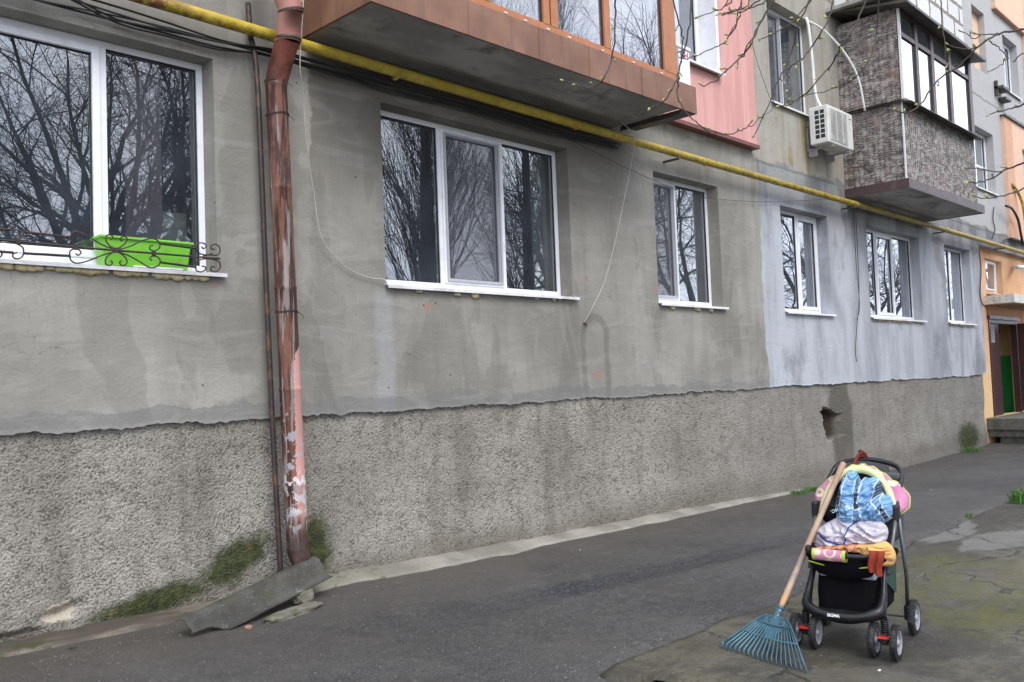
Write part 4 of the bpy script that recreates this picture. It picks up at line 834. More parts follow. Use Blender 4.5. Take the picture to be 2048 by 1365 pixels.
# ---------------------------------------------------------------- air conditioners
ACW = simple('off_white_ac_casing', (.66,.66,.62), .45, var=.03, dirt=(.45,.43,.36,.4), dsc=3)
ac = empty('air_conditioner', (13.2, 6.0, 5.1), 'off-white air conditioner on wall brackets beside the stone-print balcony', 'air conditioner', None)
x0, x1, y0, y1, z0, z1 = 13.03, 13.93, 5.78, 6.08, 5.08, 5.66
MB().box((x0,y0,z0),(x1,y1,z1), .018).build('casing', ACW, ac)
g = MB()
for i in range(26):
    z = z0+.05+i*(z1-z0-.10)/25; g.box((x0+.06,y0-.012,z-.004),(x1-.24,y0-.004,z+.003))
for x in (x0+.06, x0+.28, x0+.5, x1-.24): g.box((x-.005,y0-.014,z0+.05),(x+.005,y0-.003,z1-.05))
g.build('fan_grille', ACW, ac)
MB().tube([(x0+.36,y0-.003,z0+.29),(x0+.36,y0+.001,z0+.29)], .24, 32).build('fan_shadow', simple('grille_shade_grey', (.16,.16,.155), .8), ac)  # flat grey disc paints the shade behind the fan grille
v = MB(); hl = simple('dark_vent_holes', (.02,.03,.032), .8)
for r_ in range(6):
    for c_ in range(2): v.box((x0-.002,y0+.055+c_*.085,z0+.08+r_*.075),(x0+.004,y0+.12+c_*.085,z0+.138+r_*.075))
v.build('side_vent', hl, ac)
k = MB()
GBS = simple('grey_bracket_steel', (.30,.30,.31), .5)
for x in (x0+.14, x1-.16): MB().box((x,y0+.0,z0-.045),(x+.035,YW-.03,z0-.02)).box((x,YW-.03,z0-.05),(x+.035,YW-.003,z0+.32)).box((x+.01,YW-.16,z0-.14),(x+.02,YW-.02,z0-.045)).build('bracket', GBS, ac)
HOSE = simple('white_wrapped_hose', (.70,.70,.68), .6, var=.06)
MB().tube(spline([(13.35,5.98,5.64),(13.36,6.1,5.95),(13.34,6.12,6.55),(13.34,6.15,7.05),(13.36,6.19,7.2)], 6), .024, 10).build('hose', HOSE, ac, smooth=True)
MB().tube(spline([(13.34,6.13,7.12),(13.55,6.02,7.02),(13.85,5.85,6.72),(14.08,5.72,6.3),(14.2,5.68,5.75)], 7), .016, 8).build('drain_hose', HOSE, ac, smooth=True)
MB().box((x1-.16,y0-.003,z1-.10),(x1-.05,y0+.001,z1-.085)).build('name_mark', simple('grey_mark', (.25,.25,.26), .6), ac)
a2 = empty('air_conditioner', (8.35, 5.6, 4.8), 'white air conditioner with a letter logo at the end of the orange balcony', 'air conditioner')
x0, x1, y0, y1, z0, z1 = 8.195, 8.49, 5.30, 6.02, 4.815, 5.235
MB().box((x0,y0,z0),(x1,y1,z1), .012).build('casing', PVC, a2)
MB().box((x0-.012,y0-.014,z1-.03),(x1+.008,y1+.01,z1+.012), .008).build('lid', PVC, a2)
g = MB()
for i in range(22): g.obox((x0+.03, y0-.006, z0+.03+i*.0165), Vector((1,0,.35)).normalized(), Vector((0,1,0)), Vector((-.35,0,1)).normalized(), .055, .012, .006)
g.build('louvre', simple('grey_louvre', (.34,.36,.37), .5), a2)
g = MB()
for i in range(18): g.box((x1-.001,y0+.1,z0+.03+i*.021),(x1+.006,y1-.05,z0+.036+i*.021))
g.build('fan_grille', PVC, a2)
def text(name, s, size, mat, loc, xdir, up, parent, ext=.0008, shear=0, bold=0):
    cu = bpy.data.curves.new('t', 'FONT'); cu.body = s; cu.size = size; cu.extrude = ext; cu.align_x = 'CENTER'; cu.shear = shear; cu.offset = bold
    to = bpy.data.objects.new('t', cu); C.objects.link(to); dg = bpy.context.evaluated_depsgraph_get(); me = bpy.data.meshes.new_from_object(to.evaluated_get(dg)); bpy.data.objects.remove(to)
    xd = Vector(xdir).normalized(); u = Vector(up).normalized(); nrm = xd.cross(u); off = ORG.get(parent.name, Vector()) if parent else Vector()
    for v in me.vertices: v.co = Vector(loc)+xd*v.co.x+u*v.co.y+nrm*v.co.z-off
    me.materials.clear(); me.materials.append(mat); o = bpy.data.objects.new(name, me); link(o, parent); return o
text('lettering', 'C', .12, simple('blue_print', (.03,.12,.5), .5), (8.335,y0-.002,z1-.13), (1,0,0), (0,0,1), a2, bold=.002)
text('lettering', 'H', .12, simple('red_print', (.7,.04,.03), .5), (8.415,y0-.002,z1-.13), (1,0,0), (0,0,1), a2, bold=.002)
# paper notices beside the door, peeling
NB = simple('notice_board_dark', (.05,.045,.06), .7)
for (px, py, w_, h_, col, lab) in ((21.52,2.44,.17,.30,(.10,.09,.12),'dark poster at the top of the strip left of the entrance door'), (21.53,2.18,.17,.22,(.55,.45,.03),'yellow poster on the strip left of the entrance door'), (21.54,1.95,.15,.18,(.30,.28,.30),'torn grey poster under the yellow one by the entrance'), (22.30,2.33,.30,.40,(.34,.36,.38),'grey typed notice on the burgundy door leaf')):
    yq = YE-.004 if px < 22 else YE+.017
    n = empty('paper_notice', (px,yq,py), lab, 'notice', 'notices around the entrance door'); MB().box((px-w_/2,yq-.002,py-h_/2),(px+w_/2,yq,py+h_/2)).build('sheet', simple('notice_paper', col, .8, var=.2), n)
    l = MB(); rr = random.Random(int(py*100))
    for i in range(int(h_/.035)-1): l.box((px-w_*.4,yq-.0035,py+h_/2-.03-i*.035),(px-w_*.4+w_*rr.uniform(.4,.8),yq-.0022,py+h_/2-.018-i*.035))
    l.build('printed_lines', NB if col[0] > .2 else PVC, n)
o = MB().box((23.2,6.0,8.16),(23.75,6.19,8.22)).box((23.2,6.12,8.0),(23.27,6.19,8.36)).box((23.45,6.02,7.95),(23.9,6.19,8.0)).build('wall_bracket', TIN); tag(o, 'dark empty steel bracket under the highest right window', 'bracket')
# ---------------------------------------------------------------- the pushchair (local frame: +x its front, +y its side nearest the camera's right)
SO = Vector((5.27, 2.33, .002)); SR = radians(188)
_ex = Vector((cos(SR), sin(SR), 0)); _ey = Vector((-sin(SR), cos(SR), 0))
def SP(px, py, lx):                     # local point of the cross-plane x = lx seen at a photo pixel
    d = ray(px, py); o = Vector((0,0,CH))-SO; t = (lx-o.dot(_ex))/d.dot(_ex); p = o+d*t
    return Vector((lx, p.dot(_ey), p.z))
def place(o): o.location = SO; o.rotation_euler = (0, 0, SR)
st = empty('pushchair', (0,0,0), 'black folding pushchair with pink circle-print hood, heaped with blankets', 'pushchair')
BP = simple('black_pushchair_plastic', (.009,.009,.010), .42, var=.1); BF = simple('black_fabric', (.004,.004,.005), .95, spec=.12, bump=.5, bd=.004); GT = simple('grey_steel_tube', (.13,.135,.14), .35, .6)
DG = simple('dark_grey_fabric', (.075,.075,.088), .9, bump=.4, bd=.004); LM = simple('lime_fabric', (.66,.68,.34), .85, var=.08, bump=.5, bd=.004); LMD = simple('lime_piping', (.42,.55,.06), .7)
TY = simple('worn_black_tyre', (.012,.012,.013), .65, var=.3, bump=.5, bd=.003, dirt=(.07,.065,.055,.6), dsc=25); RIM = simple('grey_plastic_wheel', (.30,.31,.34), .35, var=.06, dirt=(.12,.11,.10,.5), dsc=20)
RED = simple('red_plastic_lever', (.55,.02,.015), .35); LG = simple('light_grey_lining', (.30,.32,.37), .8); GRN = simple('dark_green_mesh', (.02,.06,.045), .85)
def mat_pinkcirc():
    m = M('pink_cloth_with_rings'); v = m.n('TexVoronoi', Vector=m.co, Scale=11., Randomness=.6); d = v.outputs['Distance']
    ring = m.op('MAXIMUM', m.mr(m.op('ABSOLUTE', m.op('SUBTRACT', d, .33)), .05, .09, 1, 0), m.mr(m.op('ABSOLUTE', m.op('SUBTRACT', d, .17)), .015, .035, .0, 0))
    c = m.mix(m.mr(m.noise(8, 4), .35, .65), (.47,.17,.30), (.58,.24,.38)); c = m.mix(ring, c, (.72,.62,.42)); return m.pbr(c, .85, 0, m.bump(m.noise(60, 3), .4, .003))
PKC = mat_pinkcirc()
def V3(*a): return Vector(a)
# wheels
def wheel(c, R, w, parent, spokes, side):
    """axle along y, centre c; side +1/-1 is the outer face"""
    mb = MB(); c = Vector(c); y = V3(0,1,0)
    mb.lathe([(R*.70,-w*.46),(R*.73,-w*.40),(R*.73,w*.40),(R*.70,w*.46),(R*.62,w*.40),(R*.60,w*.1),(R*.60,-w*.1),(R*.62,-w*.40),(R*.70,-w*.46)], c, y, 32)
    mb.lathe([(.001,-w*.52),(R*.16,-w*.50),(R*.20,-w*.3),(R*.20,w*.3),(R*.16,w*.50),(.001,w*.52)], c, y, 20)
    for k in range(spokes):
        a = 2*pi*k/spokes+.5; d = V3(cos(a),0,sin(a)); t = V3(-sin(a),0,cos(a)); mb.obox(c+d*R*.41, d, t, y, R*.46, R*.20, w*.34)
    mb.lathe([(R*.2,0),(R*.62,0)], c, y, 28)
    r = mb.build('wheel', RIM, parent); autosmooth(r, 35)
    t = MB(); pr = []
    for k in range(13):
        a = pi*k/12; pr.append((R*.72+R*.28*sin(a)**.6 if 0 < k < 12 else R*.72, -w*.5*cos(a)))
    t.lathe(pr, c, y, 48)
    for k in range(34):
        a = 2*pi*k/34; d = V3(cos(a),0,sin(a)); tt = V3(-sin(a),0,cos(a))
        for s_ in (-1, 1): t.obox(c+d*R*.985+y*s_*w*.22, d, (tt*.6+y*s_*.8).normalized(), (y*.6-tt*s_*.8).normalized(), .008, w*.42, .0055)
    ty = t.build('tyre', TY, r); autosmooth(ty, 40); return r
RF, RR = .093, .103
for sy, ty_ in ((1, .225), (-1, -.215)):
    for dy in (.058, -.058): wheel((.275, ty_+dy, RF), RF, .040, st, 4, 1)
    mb = MB(); c0 = V3(.265, ty_, 0)
    mb.tube([c0+V3(.01,-.045,RF), c0+V3(.01,.045,RF)], .008, 10)
    mb.box((.235,ty_-.022,.075),(.300,ty_+.022,.118), .008); mb.box((.245,ty_-.018,.11),(.285,ty_+.018,.135), .006)
    mb.build('fork', BP, st)
    MB().box((.262,ty_-.030,.112),(.322,ty_+.030,.124), .005).build('swivel_lock', RED, st)
    sp = MB(); pts = [c0+V3(-.002+.019*cos(a), .019*sin(a), .125+.085*a/(2*pi*8)) for a in np.linspace(0, 2*pi*8, 130)]; sp.tube(pts, .0042, 5); sp.build('spring', BP, st, smooth=True)
    MB().tube([c0+V3(0,0,.12), c0+V3(-.005,0,.225)], .014, 12).build('spring_core', BF, st, smooth=True)
for sy in (1, -1):
    wheel((-.265, sy*.262, RR), RR, .042, st, 3, sy)
    MB().box((-.295, sy*.225-.016, .085),(-.245, sy*.225+.016, .175), .008).build('axle_block', BP, st)
    MB().box((-.30, sy*.245-.006, .165),(-.265, sy*.245+.012, .205), .004).build('brake_lever', RED, st)
MB().tube([V3(-.265,-.24,RR), V3(-.265,.24,RR)], .007, 10).build('rear_axle', GT, st)
# front bumper: one thick moulded U with tapered legs
pts = spline([(.09,-.200,.475),(.14,-.204,.40),(.205,-.210,.305),(.262,-.203,.248),(.300,-.155,.225),(.315,-.08,.211),(.318,0,.207),(.315,.08,.211),(.300,.155,.225),(.262,.203,.248),(.205,.210,.305),(.14,.204,.40),(.09,.200,.475)], 6)
n = len(pts); rr = [.016+.013*math.exp(-((i/(n-1)-.26)/.10)**2)+.013*math.exp(-((i/(n-1)-.74)/.10)**2)+.008*math.exp(-((i/(n-1)-.5)/.2)**2) for i in range(n)]
MB().tube(pts, rr, 14, flat=(1.0,1.25)).build('front_bumper', BP, st, smooth=True)
mb = MB(); 
P = []
for k in range(15):
    y = -.15+.3*k/14; e = (1-(y/.17)**2); P.append([V3(.318,y,.211), V3(.312,y,.211-.026*e), V3(.28,y,.203-.042*e), V3(.20,y,.22)])
mb.grid(P); mb.build('foot_plate', BP, st, smooth=True)
text('lettering', 'SIGMA', .024, simple('white_print', (.75,.75,.75), .5), (.347,-.03,.211), (0,1,0), (-.35,0,1), st, bold=.0005)
# side tubes, handle
for s_ in (1, -1):
    MB().tube([V3(.12,s_*.222,.43), V3(-.02,s_*.232,.64), V3(-.10,s_*.236,.76)], .0125, 12).build('side_tube', GT, st, smooth=True)
    MB().tube([V3(-.085,s_*.25,.72), V3(-.20,s_*.248,.36), V3(-.27,s_*.226,.14)], .0115, 12).build('rear_leg', GT, st, smooth=True)
    MB().box((-.135,s_*.236-.020,.70),(-.055,s_*.236+.020,.80), .014).build('hinge', BP, st)
hp = spline([(-.10,-.215,.76),(-.20,-.200,.88),(-.30,-.185,.955),(-.335,-.165,.995),(-.355,-.11,1.02),(-.36,-.03,1.034),(-.36,.06,1.034),(-.355,.14,1.02),(-.335,.205,.995),(-.30,.228,.955),(-.20,.238,.88),(-.10,.236,.76)], 6)
MB().tube(hp, .0165, 14).build('handle', BP, st, smooth=True)
mb = MB(); mb.box((-.35,.10,.92),(-.25,.228,.965), .012); mb.build('parent_tray', DG, st)
# seat, basket
def loftbox(name, rows, mat, parent):    # rows: list of (x0,x1,y0,y1,z)
    mb = MB(); P = []
    for (x0,x1,y0,y1,z) in rows:
        r = min(x1-x0, y1-y0)*.22; row = []
        for cx, cy, a0 in ((x1-r,y1-r,0),(x0+r,y1-r,90),(x0+r,y0+r,180),(x1-r,y0+r,270)):
            for k in range(6): a = radians(a0+18*k); row.append(V3(cx+r*cos(a), cy+r*sin(a), z))
        row.append(row[0]); P.append(row)
    mb.grid(P); m_ = len(P[0]); b = (len(P)-1)*m_; mb.f.append(tuple(range(b, b+m_-1))[::-1]); mb.f.append(tuple(range(m_-1)))
    return mb.build(name, mat, parent, smooth=False)
autosmooth(loftbox('basket', [(-.20,.155,-.155,.155,.185),(-.24,.195,-.175,.175,.21),(-.25,.185,-.185,.185,.30),(-.24,.16,-.18,.18,.405)], BF, st), 40)
autosmooth(loftbox('seat', [(-.14,.12,-.16,.16,.44),(-.17,.205,-.215,.215,.475),(-.18,.235,-.235,.235,.52),(-.18,.225,-.232,.232,.535)], BF, st), 40)
MB().box((-.1,-.155,.395),(.165,.165,.438), .012).build('seat_lining', LG, st)
pp = [V3(.238,y,.492-.035*cos(y/.235*pi/2)+.012) for y in np.linspace(-.19,.19,17)]
MB().tube(pp, .0045, 6).build('piping', LMD, st, smooth=True)
# foot pouch hanging in front of the seat
P = []
for i in range(9):
    z = .525-.095*i/8; row = []
    for j in range(21):
        y = -.20+.40*j/20; wv = (1-(y/.23)**2); row.append(V3(.215+.045*wv*sin(pi*(i/8)*.7+.5)-.02*i/8, y*(1-.25*(i/8)**2), z-.03*wv*(i/8)))
    P.append(row)
MB().grid(P).build('seat_front', BF, st, smooth=True)
# safety bar with the pink sleeve
MB().tube(spline([(.02,-.215,.565),(.14,-.218,.56),(.225,-.195,.553),(.262,-.12,.545),(.27,0,.543),(.262,.12,.545),(.225,.195,.553),(.14,.218,.56),(.02,.215,.565)], 6), .014, 12).build('safety_bar', BP, st, smooth=True)
def sleeve(y0, y1, mat, name, rx=.026, par=st):
    P = []
    for k in range(9):
        y = y0+(y1-y0)*k/8; xb = .27-.5*y*y; P.append([V3(xb+rx*1.05*cos(a), y, .541+rx*1.25*sin(a)) for a in np.linspace(-pi, pi, 15)])
    return MB().grid(P).build(name, mat, par, smooth=True)
sl = sleeve(-.150, .035, PKC, 'bar_sleeve'); sleeve(-.155,-.140, LMD, 'sleeve_trim', .027, sl); sleeve(.018,.038, LMD, 'sleeve_trim', .027, sl)
# backrest
P = []
for i in range(14):
    t = i/13; z = .52+.48*t; row = []
    for j in range(17):
        u = -1+2*j/16; w_ = .185-.05*max(0,t-.6)**1.2*2; row.append(V3(-.13-.17*t-.035*(1-u*u)+.008*sin(14*t)*(1-u*u), u*w_, z+.03*(1-u*u)*t))
    P.append(row)
mb = MB(); mb.grid(P); mb.grid([[p+V3(-.03,0,0) for p in r][::-1] for r in P]); mb.build('backrest', DG, st, smooth=True)
# hood: lime padded arch in front of a pink flared shell
def arch(a, ctr, ry, rz, tilt): return V3(ctr[0]-tilt*sin(a), ctr[1]+ry*cos(a), ctr[2]+rz*sin(a))
N_ = 40; A1 = [arch(pi*k/N_, (-.075,.012,.715), .212, .275, .13) for k in range(N_+1)]
# stretch the ends down
for P_ in (A1,): pass
rl = [.017+.008*sin(pi*k/N_) for k in range(N_+1)]; hood = MB().tube(A1, rl, 10, flat=(1,1)).build('hood', LM, st, smooth=True); hood['label'] = 'lime padded front arch of the folded hood'
P = []; P2 = []
for k in range(N_+1):
    a = pi*k/N_; s_ = abs(cos(a)); ear = math.exp(-((a-.42)/.33)**2)+math.exp(-((a-(pi-.42))/.33)**2)
    q = A1[k]; o_ = V3(0, cos(a), sin(a)); end = min(1, min(k, N_-k)/3.)
    outw = (.014+.064*ear)*end; back = -.035-.05*ear*end
    row = []; 
    for j in range(7):
        t = j/6; row.append(q+o_*(.012+outw*sin(t*pi/2)*1.0)+V3(back*t+.02*sin(t*pi)+.006*sin(k*2.3+t*4),0,-.025*ear*t+.006*sin(k*1.7)*t))
    P.append(row)
sh_ = MB(); sh_.grid(P); shell = sh_.build('hood_shell', PKC, st, smooth=True)
MB().tube([r[-1] for r in P], .0048, 6).build('hood_trim', LMD, shell, smooth=True)
P3 = [[r[-1], (r[-1]*.6+V3(-.30,0,.86)*.4), (r[-1]*.25+V3(-.33,0,.84)*.75)] for r in P]
MB().grid(P3).build('hood_back', DG, shell, smooth=True)
# dark folded cover bulging behind the near side
bm = bmesh.new(); bmesh.ops.create_uvsphere(bm, u_segments=24, v_segments=16, radius=1)
for v in bm.verts: v.co = Vector((-.23+v.co.x*.10, .17+v.co.y*.075, .70+v.co.z*.145))
MB().frombm(bm).build('folded_cover', DG, st, smooth=True)
MB().add([(-.18,.20,.50),(.10,.20,.50),(.06,.19,.38),(-.16,.195,.26)], [(0,1,2,3)]).build('side_mesh', GRN, st)
# arm rest cup with lettering on the far side
mb = MB(); mb.lathe([(.001,0),(.040,0),(.046,.02),(.046,.055),(.040,.07),(.001,.072)], (-.05,-.135,.70), (.5,-.15,.9), 24); cup = mb.build('cup_pouch', BF, st, smooth=True)
a = SP(1672,1022,-.0); text('lettering', 'HOM', .028, simple('pale_blue_print', (.45,.60,.68), .6), a+V3(.004,-.012,-.012), (0,1,.42), (-.2,-.3,1), cup, bold=.0006)
place(st)
# ---------------------------------------------------------------- blankets and clothes lying in the pushchair
def mat_cloth(name, kind):
    m = M(name); uv = m.tc.outputs['UV']; s = m.n('SeparateXYZ', _0=uv).outputs; U, V_ = s[0], s[1]
    def stripe(c, per, w, off=0.): 
        f = m.op('FRACT', m.op('ADD', m.op('MULTIPLY', c, 1/per), off)); return m.mr(f, w, w-.02, 0, 1, False)
    if kind == 'blue':
        c = m.mix(stripe(V_, .075, .5), (.06,.19,.40), (.13,.31,.54))
        c = m.mix(m.op('MULTIPLY', stripe(V_, .026, .45), .5), c, (.45,.58,.70))
        dk = m.op('MULTIPLY', stripe(U, .27, .38, .12), m.op('ADD', m.op('MULTIPLY', stripe(V_, .34, .62, .3), .75), .25)); c = m.mix(m.op('MULTIPLY', dk, .92), c, m.mix(m.op('MULTIPLY', stripe(V_, .052, .5), 1.), (.015,.018,.028), (.11,.14,.20)))
        c = m.mix(m.op('MULTIPLY', stripe(V_, .34, .05, .3), .7), c, (.60,.66,.70))
        for off in (.12, .80): c = m.mix(m.op('MULTIPLY', stripe(U, .27, .06, off), .85), c, (.62,.68,.72))
    elif kind == 'grey':
        c = m.mix(m.op('MULTIPLY', stripe(V_, .09, .35), .6), (.55,.53,.57), (.32,.31,.38)); c = m.mix(m.op('MULTIPLY', stripe(U, .05, .3), .4), c, (.33,.33,.43))
        c = m.mix(m.op('MULTIPLY', stripe(V_, .033, .4, .4), .4), c, (.42,.33,.38))
        c = m.mix(stripe(V_, .50, .065, .30), c, (.03,.08,.32)); c = m.mix(stripe(U, .62, .045, .1), c, (.03,.08,.32))
    elif kind == 'orange':
        c = m.mix(m.mr(m.op('ADD', U, m.op('MULTIPLY', m.noise(6,3,co=uv), .1)), .86, .90, 0, 1), m.mix(stripe(U, .16, .5), (.60,.25,.12), (.36,.13,.09)), (.66,.40,.13))
        c = m.mix(m.op('MULTIPLY', stripe(V_, .05, .3), .5), c, (.68,.34,.2)); c = m.mix(m.mr(U, .14, .12), c, (.74,.45,.10))
    h = m.op('ADD', m.n('TexNoise', Vector=m.co, Scale=140., Detail=2.).outputs[0], m.op('MULTIPLY', V_, 0.))
    rb = m.op('FRACT', m.op('MULTIPLY', V_, 38.)); rb = m.op('ABSOLUTE', m.op('SUBTRACT', rb, .5))
    return m.pbr(c, .95, 0, m.bump(m.op('ADD', m.op('MULTIPLY', h, .5), rb), .55, .004), .15)
def cloth(name, outline, ctr, xfun, mat, lab, cat, thick=.05, nr=26, uvr=0., uvs=1., group=None, uvw=None):
    """outline: closed list of local (y,z); a lumpy cushion whose front relief is xfun(y,z,r)"""
    O = spline([V3(0,*p) for p in outline]+[V3(0,*outline[0])], 7)[:-1]; n = len(O); c = V3(0,*ctr); mb = MB(); uvl = []
    def uv(p):
        q = .05*(float(vnoise(p.y*9, p.z*9, 77))-.5); w2 = uvw(p) if uvw else 0; p = V3(0, c.y+(p.y-c.y)*cos(w2)+(p.z-c.z)*sin(w2), c.z-(p.y-c.y)*sin(w2)+(p.z-c.z)*cos(w2)); return ((p.y*cos(uvr)+p.z*sin(uvr)+q)*uvs/.4+.5, (-p.y*sin(uvr)+p.z*cos(uvr)+q)*uvs/.4)
    rings = []
    for k in range(nr+1):
        t = (k/nr); rings.append([c.lerp(p, t) for p in O])
    for side in (0, 1):
        base = len(mb.v)
        for k in range(nr+1):
            r = k/nr
            for p in rings[k]:
                if side == 0: x = xfun(p.y, p.z, r)
                else: x = xfun(O[0].y, O[0].z, 1)*0+xfun(p.y, p.z, 1.)-thick*(1-r**2)
                if k == nr: x = xfun(p.y, p.z, 1.)
                mb.v.append((x, p.y, p.z)); u = uv(p); uvl.append((u[0], u[1]+x*.35))
        for k in range(nr):
            for j in range(n):
                j2 = (j+1) % n; f = (base+k*n+j, base+k*n+j2, base+(k+1)*n+j2, base+(k+1)*n+j); mb.f.append(f if side else f[::-1])
    o = mb.build(name, mat, None, smooth=True, uvs=uvl); place(o); return tag(o, lab, cat, group)
def pxo(l, lx): return [tuple(SP(a, b, lx))[1:] for a, b in l]
def g_(y, z, c, sy, sz, rot=0): 
    dy, dz = y-c[0], z-c[1]; a = dy*cos(rot)+dz*sin(rot); b = -dy*sin(rot)+dz*cos(rot); return exp(-(a/sy)**2-(b/sz)**2)
# blue checked blanket heaped on the backrest: three lobes and a valley
ol = pxo([(1700,941),(1710,952),(1712,975),(1722,958),(1735,958),(1747,953),(1762,968),(1766,988),(1782,992),(1792,1015),(1790,1030),(1776,1044),(1740,1048),(1700,1042),(1678,1034),(1674,1005),(1680,968),(1690,944)], -.12)
cL = SP(1694,985,-.1); cT = SP(1740,978,-.1); cR = SP(1765,1015,-.1); cM = SP(1715,1020,-.1); kn = SP(1735,962,-.1)
def xb(y, z, r):
    e = max(0, 1-r**7)**.5; v = -.085-.17*(z-.70)/.35; an = math.atan2(y-kn.y, kn.z-z+.02); rk_ = sqrt((y-kn.y)**2+(z-kn.z)**2)
    rel = .085*g_(y,z,(cL.y,cL.z),.055,.17,.12)+.075*g_(y,z,(cT.y,cT.z),.065,.06)+.095*g_(y,z,(cR.y,cR.z),.085,.075,.5)+.075*g_(y,z,(cM.y,cM.z),.07,.08)
    f1 = .014*abs(sin(26*(y-.5*z)+3*float(vnoise(y*9, z*9, 3))))**.5; f2 = .010*sin(60*(y*.5+z*.4)+5*float(vnoise(y*12, z*12, 5))); f3 = .012*(float(fbm(y*22, z*22, 2, 9))-.5)
    f4 = .030*(1-abs(sin(an*3.2+1.2*float(vnoise(y*7,z*7,13)))))*min(1, rk_/.08)
    nw = float(fbm(y*11+4, z*11, 2, 41)); cre = 1-abs(2*((nw*4.2+y*3) % 1)-1); nw2 = float(fbm(y*24, z*19+3, 2, 43)); cre2 = 1-abs(2*((nw2*3+z*4) % 1)-1)
    return v+.015+(rel*.85+f1*.6+f3+f4*1.2+.036*cre**1.5+.017*cre2+.03)*e
cloth('checked_blanket', ol, tuple(SP(1730,1005,-.12))[1:], xb, mat_cloth('blue_checked_cotton', 'blue'), 'blue, white and black checked blanket heaped against the backrest of the pushchair', 'blanket', uvr=.12, uvw=lambda p: .75*g_(p.y,p.z,(cR.y,cR.z),.09,.08)-.35*g_(p.y,p.z,(cL.y,cL.z),.06,.12), nr=34)
ol = pxo([(1690,1038),(1720,1040),(1752,1042),(1770,1052),(1776,1066),(1772,1082),(1757,1092),(1725,1088),(1690,1090),(1652,1096),(1632,1092),(1627,1076),(1634,1058),(1655,1045),(1675,1036)], .02)
def xg(y, z, r):
    e = max(0, 1-r**4)**.5; s = z+.45*y
    fold = .030*abs(sin(30*(z+.38*y)))**.7; v = .02-.30*(z-.62)
    rel = .07*g_(y,z,(-.13,.605),.12,.07,-.2)+.045*g_(y,z,(.03,.63),.12,.05,-.4)
    nw = float(fbm(y*7+4, z*12+y*6, 2, 51)); cre = 1-abs(2*((nw*3.6+z*7+y*3.5) % 1)-1); nw2 = float(fbm(y*20, z*26+3, 2, 53)); cre2 = 1-abs(2*((nw2*3) % 1)-1)
    return v+(rel*.8+fold*.5+.042*cre**1.5+.016*cre2+.03)*e
cloth('striped_blanket', ol, tuple(SP(1700,1066,.02))[1:], xg, mat_cloth('grey_striped_cotton', 'grey'), 'folded pale grey striped blanket with blue edging lying across the pushchair seat', 'blanket', uvr=-.38)
ol = pxo([(1622,1097),(1640,1094),(1662,1093),(1700,1090),(1735,1090),(1755,1088),(1768,1083),(1782,1092),(1791,1110),(1788,1128),(1776,1134),(1764,1128),(1757,1114),(1740,1107),(1700,1105),(1670,1105),(1648,1112),(1632,1110),(1622,1103)], .14)
def xo(y, z, r):
    e = max(0, 1-r**4)**.5; rel = .07*g_(y,z,(.17,.54),.06,.07)+.03*g_(y,z,(-.15,.56),.08,.04)
    nw = float(fbm(y*12+4, z*16, 2, 61)); cre = 1-abs(2*((nw*4+y*6+z*6) % 1)-1)
    return .13+(rel+.03+.010*sin(55*(y+.6*z))+.022*cre)*e
cloth('orange_blanket', ol, tuple(SP(1715,1099,.14))[1:], xo, mat_cloth('orange_checked_cotton', 'orange'), 'yellow and orange checked cloth spilling over the front of the pushchair seat', 'blanket', thick=.06, uvr=.1)
# dark red leg warmer hanging over the safety bar
def mat_sock():
    m = M('rust_red_knit'); Z = m.xyz()[2]; c = m.mix(m.mr(Z, .441, .437), m.mix(m.noise(40, 3), (.20,.030,.018), (.28,.05,.03)), (.50,.34,.18)); return m.pbr(c, .95, 0, m.bump(m.noise(160, 2), .8, .004), .1)
SK = mat_sock(); a = SP(1738,1108,.29); b = SP(1768,1108,.29); lo = SP(1742,1148,.29)
P = []
for i in range(17):
    t = i/16; z = a.z+.012-(a.z-lo.z)*t; row = []
    for j in range(17):
        u = j/16; ang = pi*u; y = a.y-.005+(b.y-a.y)*(u*(1-.18*t))+.004*sin(7*t); row.append(V3(.293+.012*sin(ang)+.010*sin(2*pi*u*1.5+.6)-.03*exp(-t*9)+.003*t, y, z+.010*(u > .5)*(-t)-.012*u*t))
    P.append(row)
mb = MB(); mb.grid(P); mb.grid([[p+V3(-.018,0,.0) for p in r][::-1] for r in P]); o = mb.build('red_leg_warmer', SK, smooth=True); place(o); tag(o, 'rust red knitted garment with a beige cuff hanging over the pushchair bar', 'clothing')
# red ribbon knotted round the handle
RB = simple('dark_red_ribbon', (.17,.025,.018), .9, bump=.6, bd=.003)
rb = MB(); a = V3(-.367,-.02,1.068)
for k, s_ in ((0,.024),(1,.022)): rb.tube([a+V3(s_*cos(t)*1.0, .012*sin(t*2+k)+.01*k, s_*sin(t)) for t in np.linspace(0, 2*pi, 17)], .009, 8, flat=(.5,1.3))
rb.tube(spline([a+V3(.02,.0,.01), a+V3(.05,-.018,-.03), a+V3(.10,-.024,-.08), a+V3(.15,-.020,-.135), a+V3(.17,-.012,-.17)], 5), .011, 8, flat=(.3,1.2)); rb.tube(spline([a+V3(.02,.01,.012), a+V3(.03,.03,.01), a+V3(.032,.042,-.015)], 5), .008, 8, flat=(.4,1.3))
o = rb.build('red_ribbon', RB, smooth=True); place(o); tag(o, 'dark red ribbon knotted round the pushchair handle and hanging over the hood', 'ribbon')
